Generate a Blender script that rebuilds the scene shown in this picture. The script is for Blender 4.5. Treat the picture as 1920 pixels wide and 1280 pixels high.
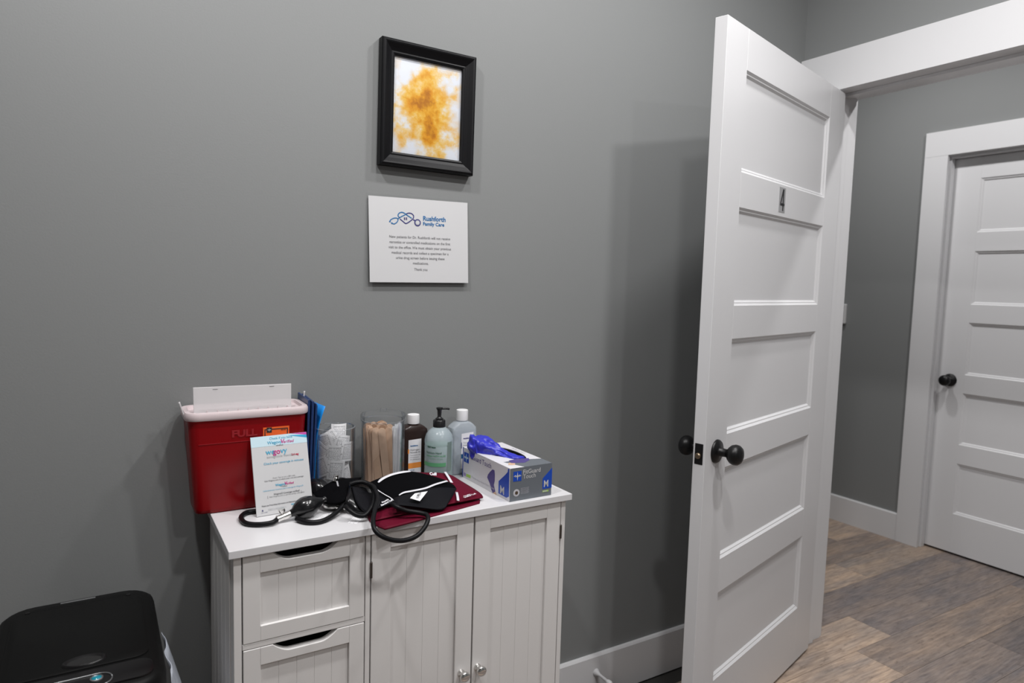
import bpy, bmesh, math, random
from mathutils import Vector, Matrix, noise
random.seed(7)
PI = math.pi
for o in list(bpy.data.objects): bpy.data.objects.remove(o)
sc = bpy.context.scene
col = sc.collection

# ---------------------------------------------------------------- camera
F = 1278.7; YAW = .5493; PITCH = .0861; ROLL = .0279
C0 = Vector((0, -1.6705, 1.3511))
fw = Vector((math.sin(YAW)*math.cos(PITCH), math.cos(YAW)*math.cos(PITCH), -math.sin(PITCH)))
r0 = Vector((math.cos(YAW), -math.sin(YAW), 0)); u0 = r0.cross(fw)
rt = r0*math.cos(ROLL)+u0*math.sin(ROLL); up = -r0*math.sin(ROLL)+u0*math.cos(ROLL)
cd = bpy.data.cameras.new('camera'); cam = bpy.data.objects.new('camera', cd); col.objects.link(cam)
cd.sensor_width = 36; cd.lens = F/1920*36; cd.clip_start = .02
cam.matrix_world = Matrix(((rt.x, up.x, -fw.x, C0.x), (rt.y, up.y, -fw.y, C0.y), (rt.z, up.z, -fw.z, C0.z), (0, 0, 0, 1)))
cd.dof.use_dof = True; cd.dof.focus_distance = 1.62; cd.dof.aperture_fstop = 4.0
sc.camera = cam

# ---------------------------------------------------------------- world, exposure, lights
w = bpy.data.worlds.new('world'); sc.world = w; w.use_nodes = True
w.node_tree.nodes['Background'].inputs[0].default_value = (.5, .52, .55, 1)
w.node_tree.nodes['Background'].inputs[1].default_value = .05
vs = sc.view_settings; vs.view_transform = 'Standard'; vs.look = 'None'; vs.gamma = 1; vs.use_curve_mapping = False
vs.exposure = -0.17
CEIL = 2.75
ROOM_AND_FILL_LAMPS = [(.65, -.70, 5), (1.39, -.70, 13.5), (.65, -1.34, 17), (1.40, -1.37, 16), (-.10, -.70, 19.5), (1.0, -2.6, 17)]      # x, y, watts; last two added to match brightness, back one as fill
HALL_LAMPS = [(2.95, -.62, 17.5), (2.95, .40, 13.5)]
def lamp(x, y, watts, r=.055):
    l = bpy.data.lights.new('downlight', 'AREA'); l.shape = 'DISK'; l.size = 2*r; l.energy = watts; l.color = (1, .985, .98)
    o = bpy.data.objects.new('downlight_glow', l); col.objects.link(o); o.location = (x, y, CEIL-.012)
for x, y, e in ROOM_AND_FILL_LAMPS+HALL_LAMPS: lamp(x, y, e)

# ---------------------------------------------------------------- placing helpers (a sight line cut with a real plane)
def sight(u, v): return fw*F+rt*(u-960)-up*(v-640)
def at_z(u, v, z): d = sight(u, v); return C0+d*((z-C0.z)/d.z)
def at_y(u, v, y): d = sight(u, v); return C0+d*((y-C0.y)/d.y)

# ---------------------------------------------------------------- materials
M = {}
def mat(name, c, rough=.5, metal=0, spec=.5, bump=0, bscale=60, var=0, vscale=8, alpha=0, tint=None, coat=0, sheen=0, trans=0):
    m = bpy.data.materials.new(name); m.use_nodes = True; nt = m.node_tree; b = nt.nodes['Principled BSDF']; L = nt.links
    out = nt.nodes['Material Output']
    b.inputs['Base Color'].default_value = (*c, 1); b.inputs['Roughness'].default_value = rough; b.inputs['Metallic'].default_value = metal
    b.inputs['Specular IOR Level'].default_value = spec; b.inputs['Coat Weight'].default_value = coat
    if sheen: b.inputs['Sheen Weight'].default_value = sheen
    if trans: b.inputs['Transmission Weight'].default_value = trans
    if bump or var:
        tc = nt.nodes.new('ShaderNodeTexCoord')
        if var:
            n = nt.nodes.new('ShaderNodeTexNoise'); n.inputs['Scale'].default_value = vscale; n.inputs['Detail'].default_value = 5; L.new(tc.outputs['Object'], n.inputs['Vector'])
            mx = nt.nodes.new('ShaderNodeMix'); mx.data_type = 'RGBA'
            mx.inputs['A'].default_value = (*[k*(1-var) for k in c], 1); mx.inputs['B'].default_value = (*[min(1, k*(1+var)) for k in c], 1)
            L.new(n.outputs['Fac'], mx.inputs['Factor']); L.new(mx.outputs['Result'], b.inputs['Base Color'])
        if bump:
            n = nt.nodes.new('ShaderNodeTexNoise'); n.inputs['Scale'].default_value = bscale; n.inputs['Detail'].default_value = 3; L.new(tc.outputs['Object'], n.inputs['Vector'])
            bp = nt.nodes.new('ShaderNodeBump'); bp.inputs['Strength'].default_value = bump; bp.inputs['Distance'].default_value = .002
            L.new(n.outputs['Fac'], bp.inputs['Height']); L.new(bp.outputs['Normal'], b.inputs['Normal'])
    if alpha:
        t = nt.nodes.new('ShaderNodeBsdfTransparent'); t.inputs[0].default_value = (*(tint or (1, 1, 1)), 1)
        ms = nt.nodes.new('ShaderNodeMixShader'); ms.inputs[0].default_value = alpha
        L.new(b.outputs[0], ms.inputs[1]); L.new(t.outputs[0], ms.inputs[2]); L.new(ms.outputs[0], out.inputs[0])
    M[name] = m; return m
def thin_clear(name, tint=(.95, .96, .97), edge=.12, rough=.03, haze=0):
    m = bpy.data.materials.new(name); m.use_nodes = True; nt = m.node_tree; nt.nodes.clear(); L = nt.links
    out = nt.nodes.new('ShaderNodeOutputMaterial'); t = nt.nodes.new('ShaderNodeBsdfTransparent'); t.inputs[0].default_value = (*tint, 1)
    g = nt.nodes.new('ShaderNodeBsdfGlossy'); g.inputs['Roughness'].default_value = rough; g.inputs[0].default_value = (.9, .92, .94, 1)
    lw = nt.nodes.new('ShaderNodeLayerWeight'); lw.inputs[0].default_value = edge
    k_ = nt.nodes.new('ShaderNodeMath'); k_.operation = 'MULTIPLY'; k_.inputs[1].default_value = .75; L.new(lw.outputs['Fresnel'], k_.inputs[0])
    ms = nt.nodes.new('ShaderNodeMixShader'); L.new(k_.outputs[0], ms.inputs[0]); df = nt.nodes.new('ShaderNodeBsdfDiffuse'); df.inputs[0].default_value = (.8, .82, .85, 1); m2 = nt.nodes.new('ShaderNodeMixShader'); m2.inputs[0].default_value = haze; L.new(t.outputs[0], m2.inputs[1]); L.new(df.outputs[0], m2.inputs[2])
    L.new(m2.outputs[0], ms.inputs[1]); L.new(g.outputs[0], ms.inputs[2]); L.new(ms.outputs[0], out.inputs[0])
    M[name] = m; return m
mat('wall', (.212, .219, .219), .55, spec=.35, bump=.10, bscale=260)
mat('trim', (.66, .66, .672), .32, spec=.45)
mat('doorwhite', (.66, .66, .672), .34, spec=.45)
mat('dooredge', (.55, .54, .52), .45, var=.03, vscale=14)
mat('ceiling', (.55, .55, .55), .8)
mat('floorbase', (.03, .028, .026), .8)
mat('black_metal', (.004, .004, .0045), .38, spec=.35)
mat('frame_black', (.003, .003, .004), .42, spec=.2)
mat('paper', (.56, .56, .57), .55)
mat('chrome', (.75, .74, .72), .14, metal=1)
mat('dark', (.006, .006, .006), .8)
mat('cabwhite', (.715, .70, .69), .38, spec=.45)
mat('cabtop', (.655, .65, .665), .30, spec=.5)
mat('hinge_metal', (.10, .085, .075), .4, metal=.8)
mat('bronze', (.22, .17, .12), .35, metal=.9)
mat('red_plastic', (.25, .002, .005), .24, spec=.28, alpha=.13, tint=(.75, .02, .03))
mat('red_emboss', (.30, .012, .018), .3)
mat('lid_plastic', (.74, .63, .645), .35, spec=.5, alpha=.16, tint=(1, .9, .9))
mat('flap_plastic', (.66, .64, .65), .4, spec=.5, alpha=.32)
mat('ink_black', (.02, .02, .022), .6)
mat('ink_grey', (.20, .20, .21), .6)
mat('ink_lgrey', (.42, .43, .45), .6)
mat('ink_blue', (.012, .13, .33), .6)
mat('ink_navy', (.03, .03, .16), .6)
mat('ink_sky', (.06, .36, .55), .6)
mat('ink_magenta', (.52, .02, .22), .6)
mat('ink_red', (.45, .02, .06), .6)
mat('band_sky', (.55, .72, .80), .5)
mat('card_cyan', (.02, .35, .60), .5)
mat('card_magenta', (.55, .06, .36), .5)
mat('orange', (.85, .13, .02), .5)
mat('label_orange', (.80, .28, .05), .5)
mat('navy', (.012, .035, .12), .35, var=.35, vscale=90)
mat('bright_blue', (.01, .25, .72), .35)
thin_clear('clear'); thin_clear('clear_jar', (.985, .988, .99), .15, .06, .012); thin_clear('clear_rim', (.96, .965, .97), .35, .10, .10)
thin_clear('laminate', (.985, .985, .985), .06, .15)
mat('wood_stick', (.60, .40, .275), .6, var=.16, vscale=70)
mat('stick_pale', (.68, .47, .335), .6, var=.14, vscale=60); mat('stick_dark', (.44, .27, .17), .6, var=.18, vscale=80)
mat('swab_wrap', (.80, .82, .86), .3, alpha=.45)
mat('swab_white', (.8, .8, .8), .6)
mat('brown_bottle', (.020, .010, .008), .28, spec=.5)
mat('cap_white', (.80, .80, .81), .35)
mat('black_plastic', (.010, .010, .011), .32)
mat('soap_shell', (.58, .67, .72), .25, alpha=.55, tint=(.93, .97, .98))
mat('soap_liquid', (.235, .36, .305), .4)
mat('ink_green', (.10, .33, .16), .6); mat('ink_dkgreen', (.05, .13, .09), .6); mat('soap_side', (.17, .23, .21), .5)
mat('alc_shell', (.54, .59, .64), .3, alpha=.48, tint=(.92, .95, .97))
mat('alc_liquid', (.36, .41, .44), .3, alpha=.3)
mat('label_white', (.74, .74, .77), .45)
mat('box_white', (.66, .65, .68), .45); mat('box_top', (.76, .75, .78), .45)
mat('box_grey', (.13, .145, .165), .45)
mat('box_blue', (.006, .06, .42), .4)
mat('box_lgrey', (.50, .49, .54), .5); mat('box_green', (.35, .55, .10), .5); mat('box_lilac', (.34, .26, .52), .5)
mat('box_purple', (.075, .055, .22), .5, var=.2, vscale=40)
mat('glove_blue', (.030, .034, .46), .34, spec=.5, bump=.5, bscale=110)
mat('burgundy', (.105, .003, .016), .6, spec=.12, bump=.35, bscale=70)
mat('black_fabric', (.0025, .0025, .0032), .85, spec=.04, bump=.15, bscale=300)
mat('black_nylon', (.006, .006, .008), .55, spec=.1, bump=.25, bscale=60)
mat('black_vinyl', (.006, .006, .007), .2, spec=.35)
mat('rubber', (.005, .005, .006), .42, spec=.18); mat('bulb_rubber', (.007, .007, .008), .2, spec=.6)
mat('piping', (.70, .70, .74), .5)
mat('bin_black', (.004, .004, .004), .45, spec=.12, bump=.05, bscale=400)
mat('bin_gloss', (.006, .0055, .006), .28, spec=.3)
mat('silver', (.35, .36, .37), .3, metal=.8)
mat('teal_lens', (.0, .22, .30), .15, coat=.5)
mat('bag', (.62, .66, .74), .3, alpha=.25, bump=.6, bscale=25)
mat('plate_grey', (.33, .33, .34), .5)
mat('switch_white', (.5, .5, .5), .4)
def emit(name, c, s):
    m = bpy.data.materials.new(name); m.use_nodes = True; nt = m.node_tree; b = nt.nodes['Principled BSDF']
    b.inputs['Base Color'].default_value = (*c, 1); b.inputs['Emission Color'].default_value = (*c, 1); b.inputs['Emission Strength'].default_value = s; M[name] = m
emit('lens', (1, .98, .95), 6)
def wood_floor():
    m = bpy.data.materials.new('plank_wood'); m.use_nodes = True; nt = m.node_tree; b = nt.nodes['Principled BSDF']; L = nt.links; N = nt.nodes.new
    oi = N('ShaderNodeObjectInfo'); g = N('ShaderNodeNewGeometry')
    off = N('ShaderNodeVectorMath'); off.operation = 'SCALE'; off.inputs[0].default_value = (7, 13, 5); L.new(oi.outputs['Random'], off.inputs['Scale'])
    ad = N('ShaderNodeVectorMath'); L.new(g.outputs['Position'], ad.inputs[0]); L.new(off.outputs[0], ad.inputs[1])
    def nz(scale, sc3, det=6, rough=.6):
        mp = N('ShaderNodeMapping'); mp.inputs['Scale'].default_value = sc3; L.new(ad.outputs[0], mp.inputs['Vector'])
        n = N('ShaderNodeTexNoise'); n.inputs['Scale'].default_value = scale; n.inputs['Detail'].default_value = det; n.inputs['Roughness'].default_value = rough; L.new(mp.outputs[0], n.inputs['Vector']); return n
    grain = nz(9, (1.2, 14, 1)); broad = nz(3, (.9, 4.5, 1), 4); worn = nz(26, (1, 2.2, 1), 8, .75)
    r1 = N('ShaderNodeValToRGB'); r1.color_ramp.elements[0].position = .3; r1.color_ramp.elements[0].color = (.62, .60, .60, 1); r1.color_ramp.elements[1].position = .72; r1.color_ramp.elements[1].color = (1.25, 1.22, 1.18, 1); L.new(grain.outputs['Fac'], r1.inputs['Fac'])
    r2 = N('ShaderNodeValToRGB'); r2.color_ramp.elements[0].position = .35; r2.color_ramp.elements[0].color = (.78, .80, .84, 1); r2.color_ramp.elements[1].position = .68; r2.color_ramp.elements[1].color = (1.22, 1.12, 1.0, 1); L.new(broad.outputs['Fac'], r2.inputs['Fac'])
    r3 = N('ShaderNodeValToRGB'); r3.color_ramp.elements[0].position = .30; r3.color_ramp.elements[0].color = (.55, .53, .52, 1); r3.color_ramp.elements[1].position = .45; r3.color_ramp.elements[1].color = (1, 1, 1, 1); L.new(worn.outputs['Fac'], r3.inputs['Fac'])
    cur = oi.outputs['Color']
    for r in (r1, r2, r3):
        mx = N('ShaderNodeMix'); mx.data_type = 'RGBA'; mx.blend_type = 'MULTIPLY'; mx.inputs['Factor'].default_value = 1; L.new(cur, mx.inputs['A']); L.new(r.outputs[0], mx.inputs['B']); cur = mx.outputs['Result']
    L.new(cur, b.inputs['Base Color']); b.inputs['Roughness'].default_value = .5; b.inputs['Specular IOR Level'].default_value = .35
    bp = N('ShaderNodeBump'); bp.inputs['Strength'].default_value = .12; bp.inputs['Distance'].default_value = .001; L.new(worn.outputs['Fac'], bp.inputs['Height']); L.new(bp.outputs[0], b.inputs['Normal'])
    M['plank_wood'] = m
wood_floor()
def art_mat():
    m = bpy.data.materials.new('watercolour'); m.use_nodes = True; nt = m.node_tree; b = nt.nodes['Principled BSDF']; L = nt.links; N = nt.nodes.new
    tc = N('ShaderNodeTexCoord'); n = N('ShaderNodeTexNoise'); n.inputs['Scale'].default_value = 16; n.inputs['Detail'].default_value = 7; n.inputs['Roughness'].default_value = .62; L.new(tc.outputs['Object'], n.inputs['Vector'])
    # distance from a slanting blot down the sheet
    mp = N('ShaderNodeMapping'); mp.inputs['Location'].default_value = (-.008, 0, .026); mp.inputs['Rotation'].default_value = (0, math.radians(-18), 0); mp.inputs['Scale'].default_value = (10, 0, 6.6); mp.vector_type = 'POINT'; L.new(tc.outputs['Object'], mp.inputs['Vector'])
    ln = N('ShaderNodeVectorMath'); ln.operation = 'LENGTH'; L.new(mp.outputs[0], ln.inputs[0])
    ma = N('ShaderNodeMath'); ma.operation = 'MULTIPLY_ADD'; ma.inputs[1].default_value = 2.6; ma.inputs[2].default_value = -1.25; L.new(n.outputs['Fac'], ma.inputs[0])
    su = N('ShaderNodeMath'); su.operation = 'ADD'; L.new(ln.outputs['Value'], su.inputs[0]); L.new(ma.outputs[0], su.inputs[1])
    rp = N('ShaderNodeValToRGB'); e = rp.color_ramp.elements; e[0].position = .10; e[0].color = (.50, .20, .015, 1); e[1].position = 1.0; e[1].color = (.80, .80, .83, 1)
    for p, c in ((.34, (.78, .36, .02, 1)), (.52, (.85, .50, .08, 1)), (.70, (.86, .62, .28, 1)), (.86, (.82, .76, .68, 1))):
        k = rp.color_ramp.elements.new(p); k.color = c
    L.new(su.outputs[0], rp.inputs['Fac'])
    n2 = N('ShaderNodeTexNoise'); n2.inputs['Scale'].default_value = 30; n2.inputs['Detail'].default_value = 5; L.new(tc.outputs['Object'], n2.inputs['Vector'])
    r2 = N('ShaderNodeValToRGB'); r2.color_ramp.elements[0].position = .38; r2.color_ramp.elements[0].color = (.95, .80, .62, 1); r2.color_ramp.elements[1].position = .55; r2.color_ramp.elements[1].color = (1, 1, 1, 1); L.new(n2.outputs['Fac'], r2.inputs['Fac'])
    mx = N('ShaderNodeMix'); mx.data_type = 'RGBA'; mx.blend_type = 'MULTIPLY'; mx.inputs['Factor'].default_value = .8; L.new(rp.outputs[0], mx.inputs['A']); L.new(r2.outputs[0], mx.inputs['B'])
    L.new(mx.outputs['Result'], b.inputs['Base Color']); b.inputs['Roughness'].default_value = .3
    M['watercolour'] = m
art_mat()
def packet_mat():
    m = bpy.data.materials.new('packet_print'); m.use_nodes = True; nt = m.node_tree; b = nt.nodes['Principled BSDF']; L = nt.links; N = nt.nodes.new
    uv = N('ShaderNodeUVMap'); sp = N('ShaderNodeSeparateXYZ'); L.new(uv.outputs[0], sp.inputs[0])
    def math_(op, a, bb=None):
        k = N('ShaderNodeMath'); k.operation = op
        for i, v in enumerate((a, bb)):
            if v is None: continue
            if isinstance(v, (int, float)): k.inputs[i].default_value = v
            else: L.new(v, k.inputs[i])
        return k.outputs[0]
    oi = N('ShaderNodeObjectInfo')
    lines = math_('GREATER_THAN', math_('FRACT', math_('MULTIPLY', sp.outputs[1], 15)), .45)
    mp = N('ShaderNodeMapping'); mp.inputs['Scale'].default_value = (20, 15, 1); L.new(uv.outputs[0], mp.inputs[0])
    ad = N('ShaderNodeVectorMath'); L.new(mp.outputs[0], ad.inputs[0]); L.new(oi.outputs['Location'], ad.inputs[1])
    n = N('ShaderNodeTexNoise'); n.inputs['Scale'].default_value = 1.1; n.inputs['Detail'].default_value = 1; L.new(ad.outputs[0], n.inputs[0])
    words = math_('GREATER_THAN', n.outputs['Fac'], .47)
    inx = math_('LESS_THAN', math_('ABSOLUTE', math_('SUBTRACT', sp.outputs[0], .5)), .33); iny = math_('LESS_THAN', math_('ABSOLUTE', math_('SUBTRACT', sp.outputs[1], .5)), .36)
    inside = math_('MULTIPLY', inx, iny)
    txt = math_('MULTIPLY', math_('MULTIPLY', lines, words), inside)
    ox = math_('LESS_THAN', math_('ABSOLUTE', math_('SUBTRACT', sp.outputs[0], .5)), .36); oy = math_('LESS_THAN', math_('ABSOLUTE', math_('SUBTRACT', sp.outputs[1], .5)), .39)
    border = math_('SUBTRACT', math_('MULTIPLY', ox, oy), inside)
    sq = math_('MULTIPLY', math_('LESS_THAN', sp.outputs[0], .10), math_('GREATER_THAN', math_('FRACT', math_('MULTIPLY', sp.outputs[1], 2.5)), .86))
    ink = math_('MAXIMUM', math_('MAXIMUM', txt, border), sq)
    mx = N('ShaderNodeMix'); mx.data_type = 'RGBA'; mx.inputs['A'].default_value = (.90, .90, .92, 1); mx.inputs['B'].default_value = (.22, .22, .24, 1)
    L.new(math_('MULTIPLY', ink, .60), mx.inputs['Factor']); L.new(mx.outputs['Result'], b.inputs['Base Color']); b.inputs['Roughness'].default_value = .4
    M['packet_print'] = m
packet_mat()

# ---------------------------------------------------------------- mesh helpers
class MB:
    def __init__(s): s.v = []; s.f = []
    def add(s, vs, fs):
        b = len(s.v); s.v += [Vector(p) for p in vs]; s.f += [[i+b for i in f] for f in fs]; return s
    def box(s, x0, x1, y0, y1, z0, z1):
        return s.add([(x, y, z) for z in (z0, z1) for y in (y0, y1) for x in (x0, x1)], [(0, 2, 3, 1), (4, 5, 7, 6), (0, 1, 5, 4), (2, 6, 7, 3), (0, 4, 6, 2), (1, 3, 7, 5)])
    def loft(s, loops, cap0=True, cap1=True, close=True):
        n = len(loops[0]); b = len(s.v); s.v += [Vector(p) for l in loops for p in l]
        for i in range(len(loops)-1):
            for j in range(n if close else n-1):
                k = (j+1) % n; s.f.append([b+i*n+j, b+i*n+k, b+(i+1)*n+k, b+(i+1)*n+j])
        if cap0: s.f.append([b+j for j in range(n)][::-1])
        if cap1: s.f.append([b+(len(loops)-1)*n+j for j in range(n)])
        return s
    def lathe(s, prof, seg=32, mtx=None, cap0=True, cap1=True):
        ls = [[Vector((r*math.cos(2*PI*j/seg), r*math.sin(2*PI*j/seg), z)) for j in range(seg)] for r, z in prof]
        if mtx: ls = [[mtx @ p for p in l] for l in ls]
        return s.loft(ls, cap0, cap1)
    def tube(s, pts, r, seg=10, sub=6, closed=False):
        P = spline(pts, sub) if sub > 1 else [Vector(p) for p in pts]
        rr = r if callable(r) else (lambda t: r)
        nrm = None; loops = []
        for i, p in enumerate(P):
            t = (P[min(i+1, len(P)-1)]-P[max(i-1, 0)]).normalized()
            if nrm is None: nrm = t.orthogonal().normalized()
            nrm = (nrm-t*nrm.dot(t)).normalized(); bn = t.cross(nrm)
            k = rr(i/(len(P)-1))
            loops.append([p+nrm*k*math.cos(2*PI*j/seg)+bn*k*math.sin(2*PI*j/seg) for j in range(seg)])
        return s.loft(loops)
    def prism(s, pts, n, depth):
        pts = [Vector(p) for p in pts]; n = Vector(n); return s.loft([pts, [p+n*depth for p in pts]])
    def build(s, name, m, parent=None, smooth=False, bevel=0, seg=2, sub=0, solid=0, angle=None):
        me = bpy.data.meshes.new(name); me.from_pydata([tuple(p) for p in s.v], [], s.f); me.update()
        bm = bmesh.new(); bm.from_mesh(me); bmesh.ops.recalc_face_normals(bm, faces=bm.faces); bm.to_mesh(me); bm.free()
        me.materials.append(M[m]); o = bpy.data.objects.new(name, me); col.objects.link(o)
        if parent: o.parent = parent
        if smooth:
            for p in me.polygons: p.use_smooth = True
            if angle: me.set_sharp_from_angle(angle=math.radians(angle))
        if bevel:
            b = o.modifiers.new('bevel', 'BEVEL'); b.width = bevel; b.segments = seg; b.limit_method = 'ANGLE'; b.angle_limit = math.radians(40)
        if solid: k = o.modifiers.new('solid', 'SOLIDIFY'); k.thickness = solid; k.offset = 0
        if sub: k = o.modifiers.new('sub', 'SUBSURF'); k.levels = sub; k.render_levels = sub
        return o
def spline(pts, sub=6):
    P = [Vector(p) for p in pts]; out = []
    for i in range(len(P)-1):
        p0, p1, p2, p3 = P[max(i-1, 0)], P[i], P[i+1], P[min(i+2, len(P)-1)]
        for k in range(sub):
            t = k/sub; out.append(.5*((2*p1)+(p2-p0)*t+(2*p0-5*p1+4*p2-p3)*t*t+(3*p1-p0-3*p2+p3)*t**3))
    out.append(P[-1]); return out
def rrect(w, d, r, z, cx=0, cy=0, n=5):
    out = []; r = min(r, w/2-1e-5, d/2-1e-5)
    for sx, sy, a0 in ((1, 1, 0), (-1, 1, 90), (-1, -1, 180), (1, -1, 270)):
        for i in range(n+1):
            a = math.radians(a0+90*i/n); out.append(Vector((cx+sx*(w/2-r)+r*math.cos(a), cy+sy*(d/2-r)+r*math.sin(a), z)))
    return out
def empty(name, loc, rz=0):
    o = bpy.data.objects.new(name, None); col.objects.link(o); o.location = loc; o.rotation_euler = (0, 0, rz); o.empty_display_size = .02; return o
def tag(o, label=None, cat=None, group=None, kind=None):
    for k, v in (('label', label), ('category', cat), ('group', group), ('kind', kind)):
        if v: o[k] = v
    return o
def struct(o): o['kind'] = 'structure'; return o
class Face:
    """a flat frame (origin, right, up) to lay print on; eps lifts it off the surface"""
    def __init__(s, o, u, v): s.o = Vector(o); s.u = Vector(u).normalized(); s.v = Vector(v).normalized(); s.n = s.u.cross(s.v)
    def p(s, x, y, e=.0003): return s.o+s.u*x+s.v*y+s.n*e
def text_mesh(body, size, bold=0, align='CENTER', sx=1, shear=0):
    c = bpy.data.curves.new('t', 'FONT'); c.body = body; c.size = size; c.align_x = align; c.offset = bold; c.resolution_u = 3; c.shear = shear
    o = bpy.data.objects.new('t', c); col.objects.link(o); bpy.context.view_layer.update()
    me = bpy.data.meshes.new_from_object(o.evaluated_get(bpy.context.evaluated_depsgraph_get()))
    vs = [(v.co.x*sx, v.co.y) for v in me.vertices]; fs = [list(p.vertices) for p in me.polygons]
    bpy.data.objects.remove(o); bpy.data.curves.remove(c); bpy.data.meshes.remove(me); return vs, fs
def write(face, items, m, parent, name='lettering', e=.0004, warp=None):
    """items: (text, x, y, size, bold, align, squeeze)"""
    for it in items:
        t, x, y, size = it[:4]; bold = it[4] if len(it) > 4 else 0; al = it[5] if len(it) > 5 else 'CENTER'; sx = it[6] if len(it) > 6 else 1; sh = it[7] if len(it) > 7 else 0
        a, fs = text_mesh(t, size, bold, al, sx, sh); vs = [(x+p[0], y+p[1]) for p in a]
        pts = [warp(*p) if warp else face.p(p[0], p[1], e) for p in vs]
        me = bpy.data.meshes.new(name); me.from_pydata([tuple(p) for p in pts], [], fs); me.update(); me.materials.append(M[m])
        o = bpy.data.objects.new(name, me); col.objects.link(o); o.parent = parent
    return o
def patch(face, poly, m, parent, name, e=.0003, th=.0002):
    return MB().prism([face.p(x, y, e-th) for x, y in poly], face.n, th).build(name, m, parent)
def stroke(face, pts, wd, m, parent, name, e=.0004, sub=6, closed=False):
    P = [Vector((x, y, 0)) for x, y in pts]
    if closed: P = P+[P[0]]
    P = spline(P, sub) if sub > 1 else P; mb = MB(); L, R = [], []
    for i, p in enumerate(P):
        t = (P[min(i+1, len(P)-1)]-P[max(i-1, 0)]).normalized(); n = Vector((-t.y, t.x, 0)); L.append(p+n*wd/2); R.append(p-n*wd/2)
    vs = [face.p(q.x, q.y, e) for q in L+R]; k = len(P)
    mb.add(vs, [(i, i+1, k+i+1, k+i) for i in range(k-1)]); return mb.build(name, m, parent)

# ================================================================ the room
XR, XT = 2.2553, 2.3944           # wall between room and hall
XH = 3.7382                       # far wall of the hall
X0, Y0, YH = -1.6, -3.3, 2.6
DOOR_T, OPEN_T = 2.044, 2.055
OY1, OY0 = -.128, -1.062          # opening edges
def wallbox(name, boxes, m='wall'):
    mb = MB()
    for b in boxes: mb.box(*b)
    return struct(mb.build(name, m))
wallbox('wall_back', [(X0-.12, XR, 0, .12, 0, CEIL)])
wallbox('wall_left', [(X0-.12, X0, Y0-.12, 0, 0, CEIL)])
wallbox('wall_front', [(X0, XR, Y0-.12, Y0, 0, CEIL)])
wallbox('wall_right', [(XR, XT, OY1+.012, YH, 0, CEIL), (XR, XT, Y0-.12, OY0-.012, 0, CEIL), (XR, XT, OY0-.012, OY1+.012, OPEN_T+.012, CEIL)])
HY1, HY0, HT = .212, -.706, 2.055
wallbox('wall_hall', [(XH, XH+.13, HY1+.012, YH, 0, CEIL), (XH, XH+.13, Y0-.12, HY0-.012, 0, CEIL), (XH, XH+.13, HY0-.012, HY1+.012, HT+.012, CEIL)])
wallbox('wall_hall_end', [(XT, XH, YH, YH+.12, 0, CEIL)])
wallbox('wall_hall_front', [(XT, XH, Y0-.12, Y0, 0, CEIL)])
wallbox('wall_closet', [(XH+.13, XH+.16, HY0-.1, HY1+.1, 0, CEIL)])
wallbox('ceiling', [(X0-.12, XH+.16, Y0-.12, YH+.12, CEIL, CEIL+.1)], 'ceiling')
fl = wallbox('floor', [(X0-.12, XH+.16, Y0-.12, YH+.12, -.05, -.006)], 'floorbase')

# planks, each one a piece of the floor
TONES = {'g': (.232, .207, .201), 'd': (.198, .176, .170), 't': (.405, .335, .282), 'b': (.275, .233, .208), 'l': (.335, .285, .248)}
unit = MB().box(0, 1, 0, 1, -.006, 0); pm = bpy.data.meshes.new('plank'); pm.from_pydata([tuple(v) for v in unit.v], [], unit.f); pm.materials.append(M['plank_wood'])
PW = .1815
joints = {0: [(1.25, 'b'), (2.47, 'g'), (3.69, 'g')], 1: [(1.444, 't'), (2.664, 'g'), (3.884, 'd')], 2: [(1.21, 't'), (2.43, 'b'), (3.65, 'g')], -1: [(1.9, 't'), (3.12, 'l')], -2: [(1.5, 'l'), (2.72, 'b')], -3: [(2.2, 'g'), (3.42, 't')], -4: [(1.7, 'd'), (2.92, 't')], 3: [(1.75, 'g'), (2.97, 'd')]}
for k in range(-8, 18):
    yt = .104-PW*k
    if yt-PW > YH or yt < Y0: continue
    js = joints.get(k)
    if js: x = js[0][0]; known = dict((round(a, 3), t) for a, t in js)
    else: x = 1+random.random()*1.2; known = {}
    while x > X0-.1: x -= 1.22
    while x < XH+.14:
        xa, xb = max(x, X0-.1), min(x+1.22, XH+.14)
        if yt > 0 and xb < XR: x += 1.22; continue
        if yt > 0: xa = max(xa, XR)
        o = bpy.data.objects.new('plank', pm); col.objects.link(o); o.parent = fl
        o.location = (xa+.0006, yt-PW+.0006, 0); o.scale = (xb-xa-.0012, PW-.0012, 1)
        t = known.get(round(x, 3)) or random.choice('gggdbbtl'); c = TONES[t]; o.color = (*c, 1); x += 1.22

def trimbox(name, boxes, bev=.0006):
    mb = MB()
    for b in boxes: mb.box(*b)
    return struct(mb.build(name, 'trim', bevel=bev))
BB = .1494
def baseboard(name, prof_axis, a, b, at, sgn):
    # profile with an eased top, run along x or y
    pr = [(0, 0), (.014, 0), (.014, BB-.006), (.010, BB), (0, BB)]
    if prof_axis == 'x': l0 = [(a, at+sgn*p, z) for p, z in pr]; l1 = [(b, at+sgn*p, z) for p, z in pr]
    else: l0 = [(at+sgn*p, a, z) for p, z in pr]; l1 = [(at+sgn*p, b, z) for p, z in pr]
    return struct(MB().loft([l0, l1]).build(name, 'trim'))
baseboard('baseboard_back', 'x', X0, XR-.018, 0, -1)
baseboard('baseboard_left', 'y', Y0, -.014, X0, 1)
baseboard('baseboard_front', 'x', X0+.014, XR-.014, Y0, 1)
baseboard('baseboard_right', 'y', Y0+.014, OY0-.12, XR, -1)
baseboard('baseboard_hall', 'y', .3236, YH, XH, -1)
baseboard('baseboard_hall_near', 'y', .10, YH, XT, 1)
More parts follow.
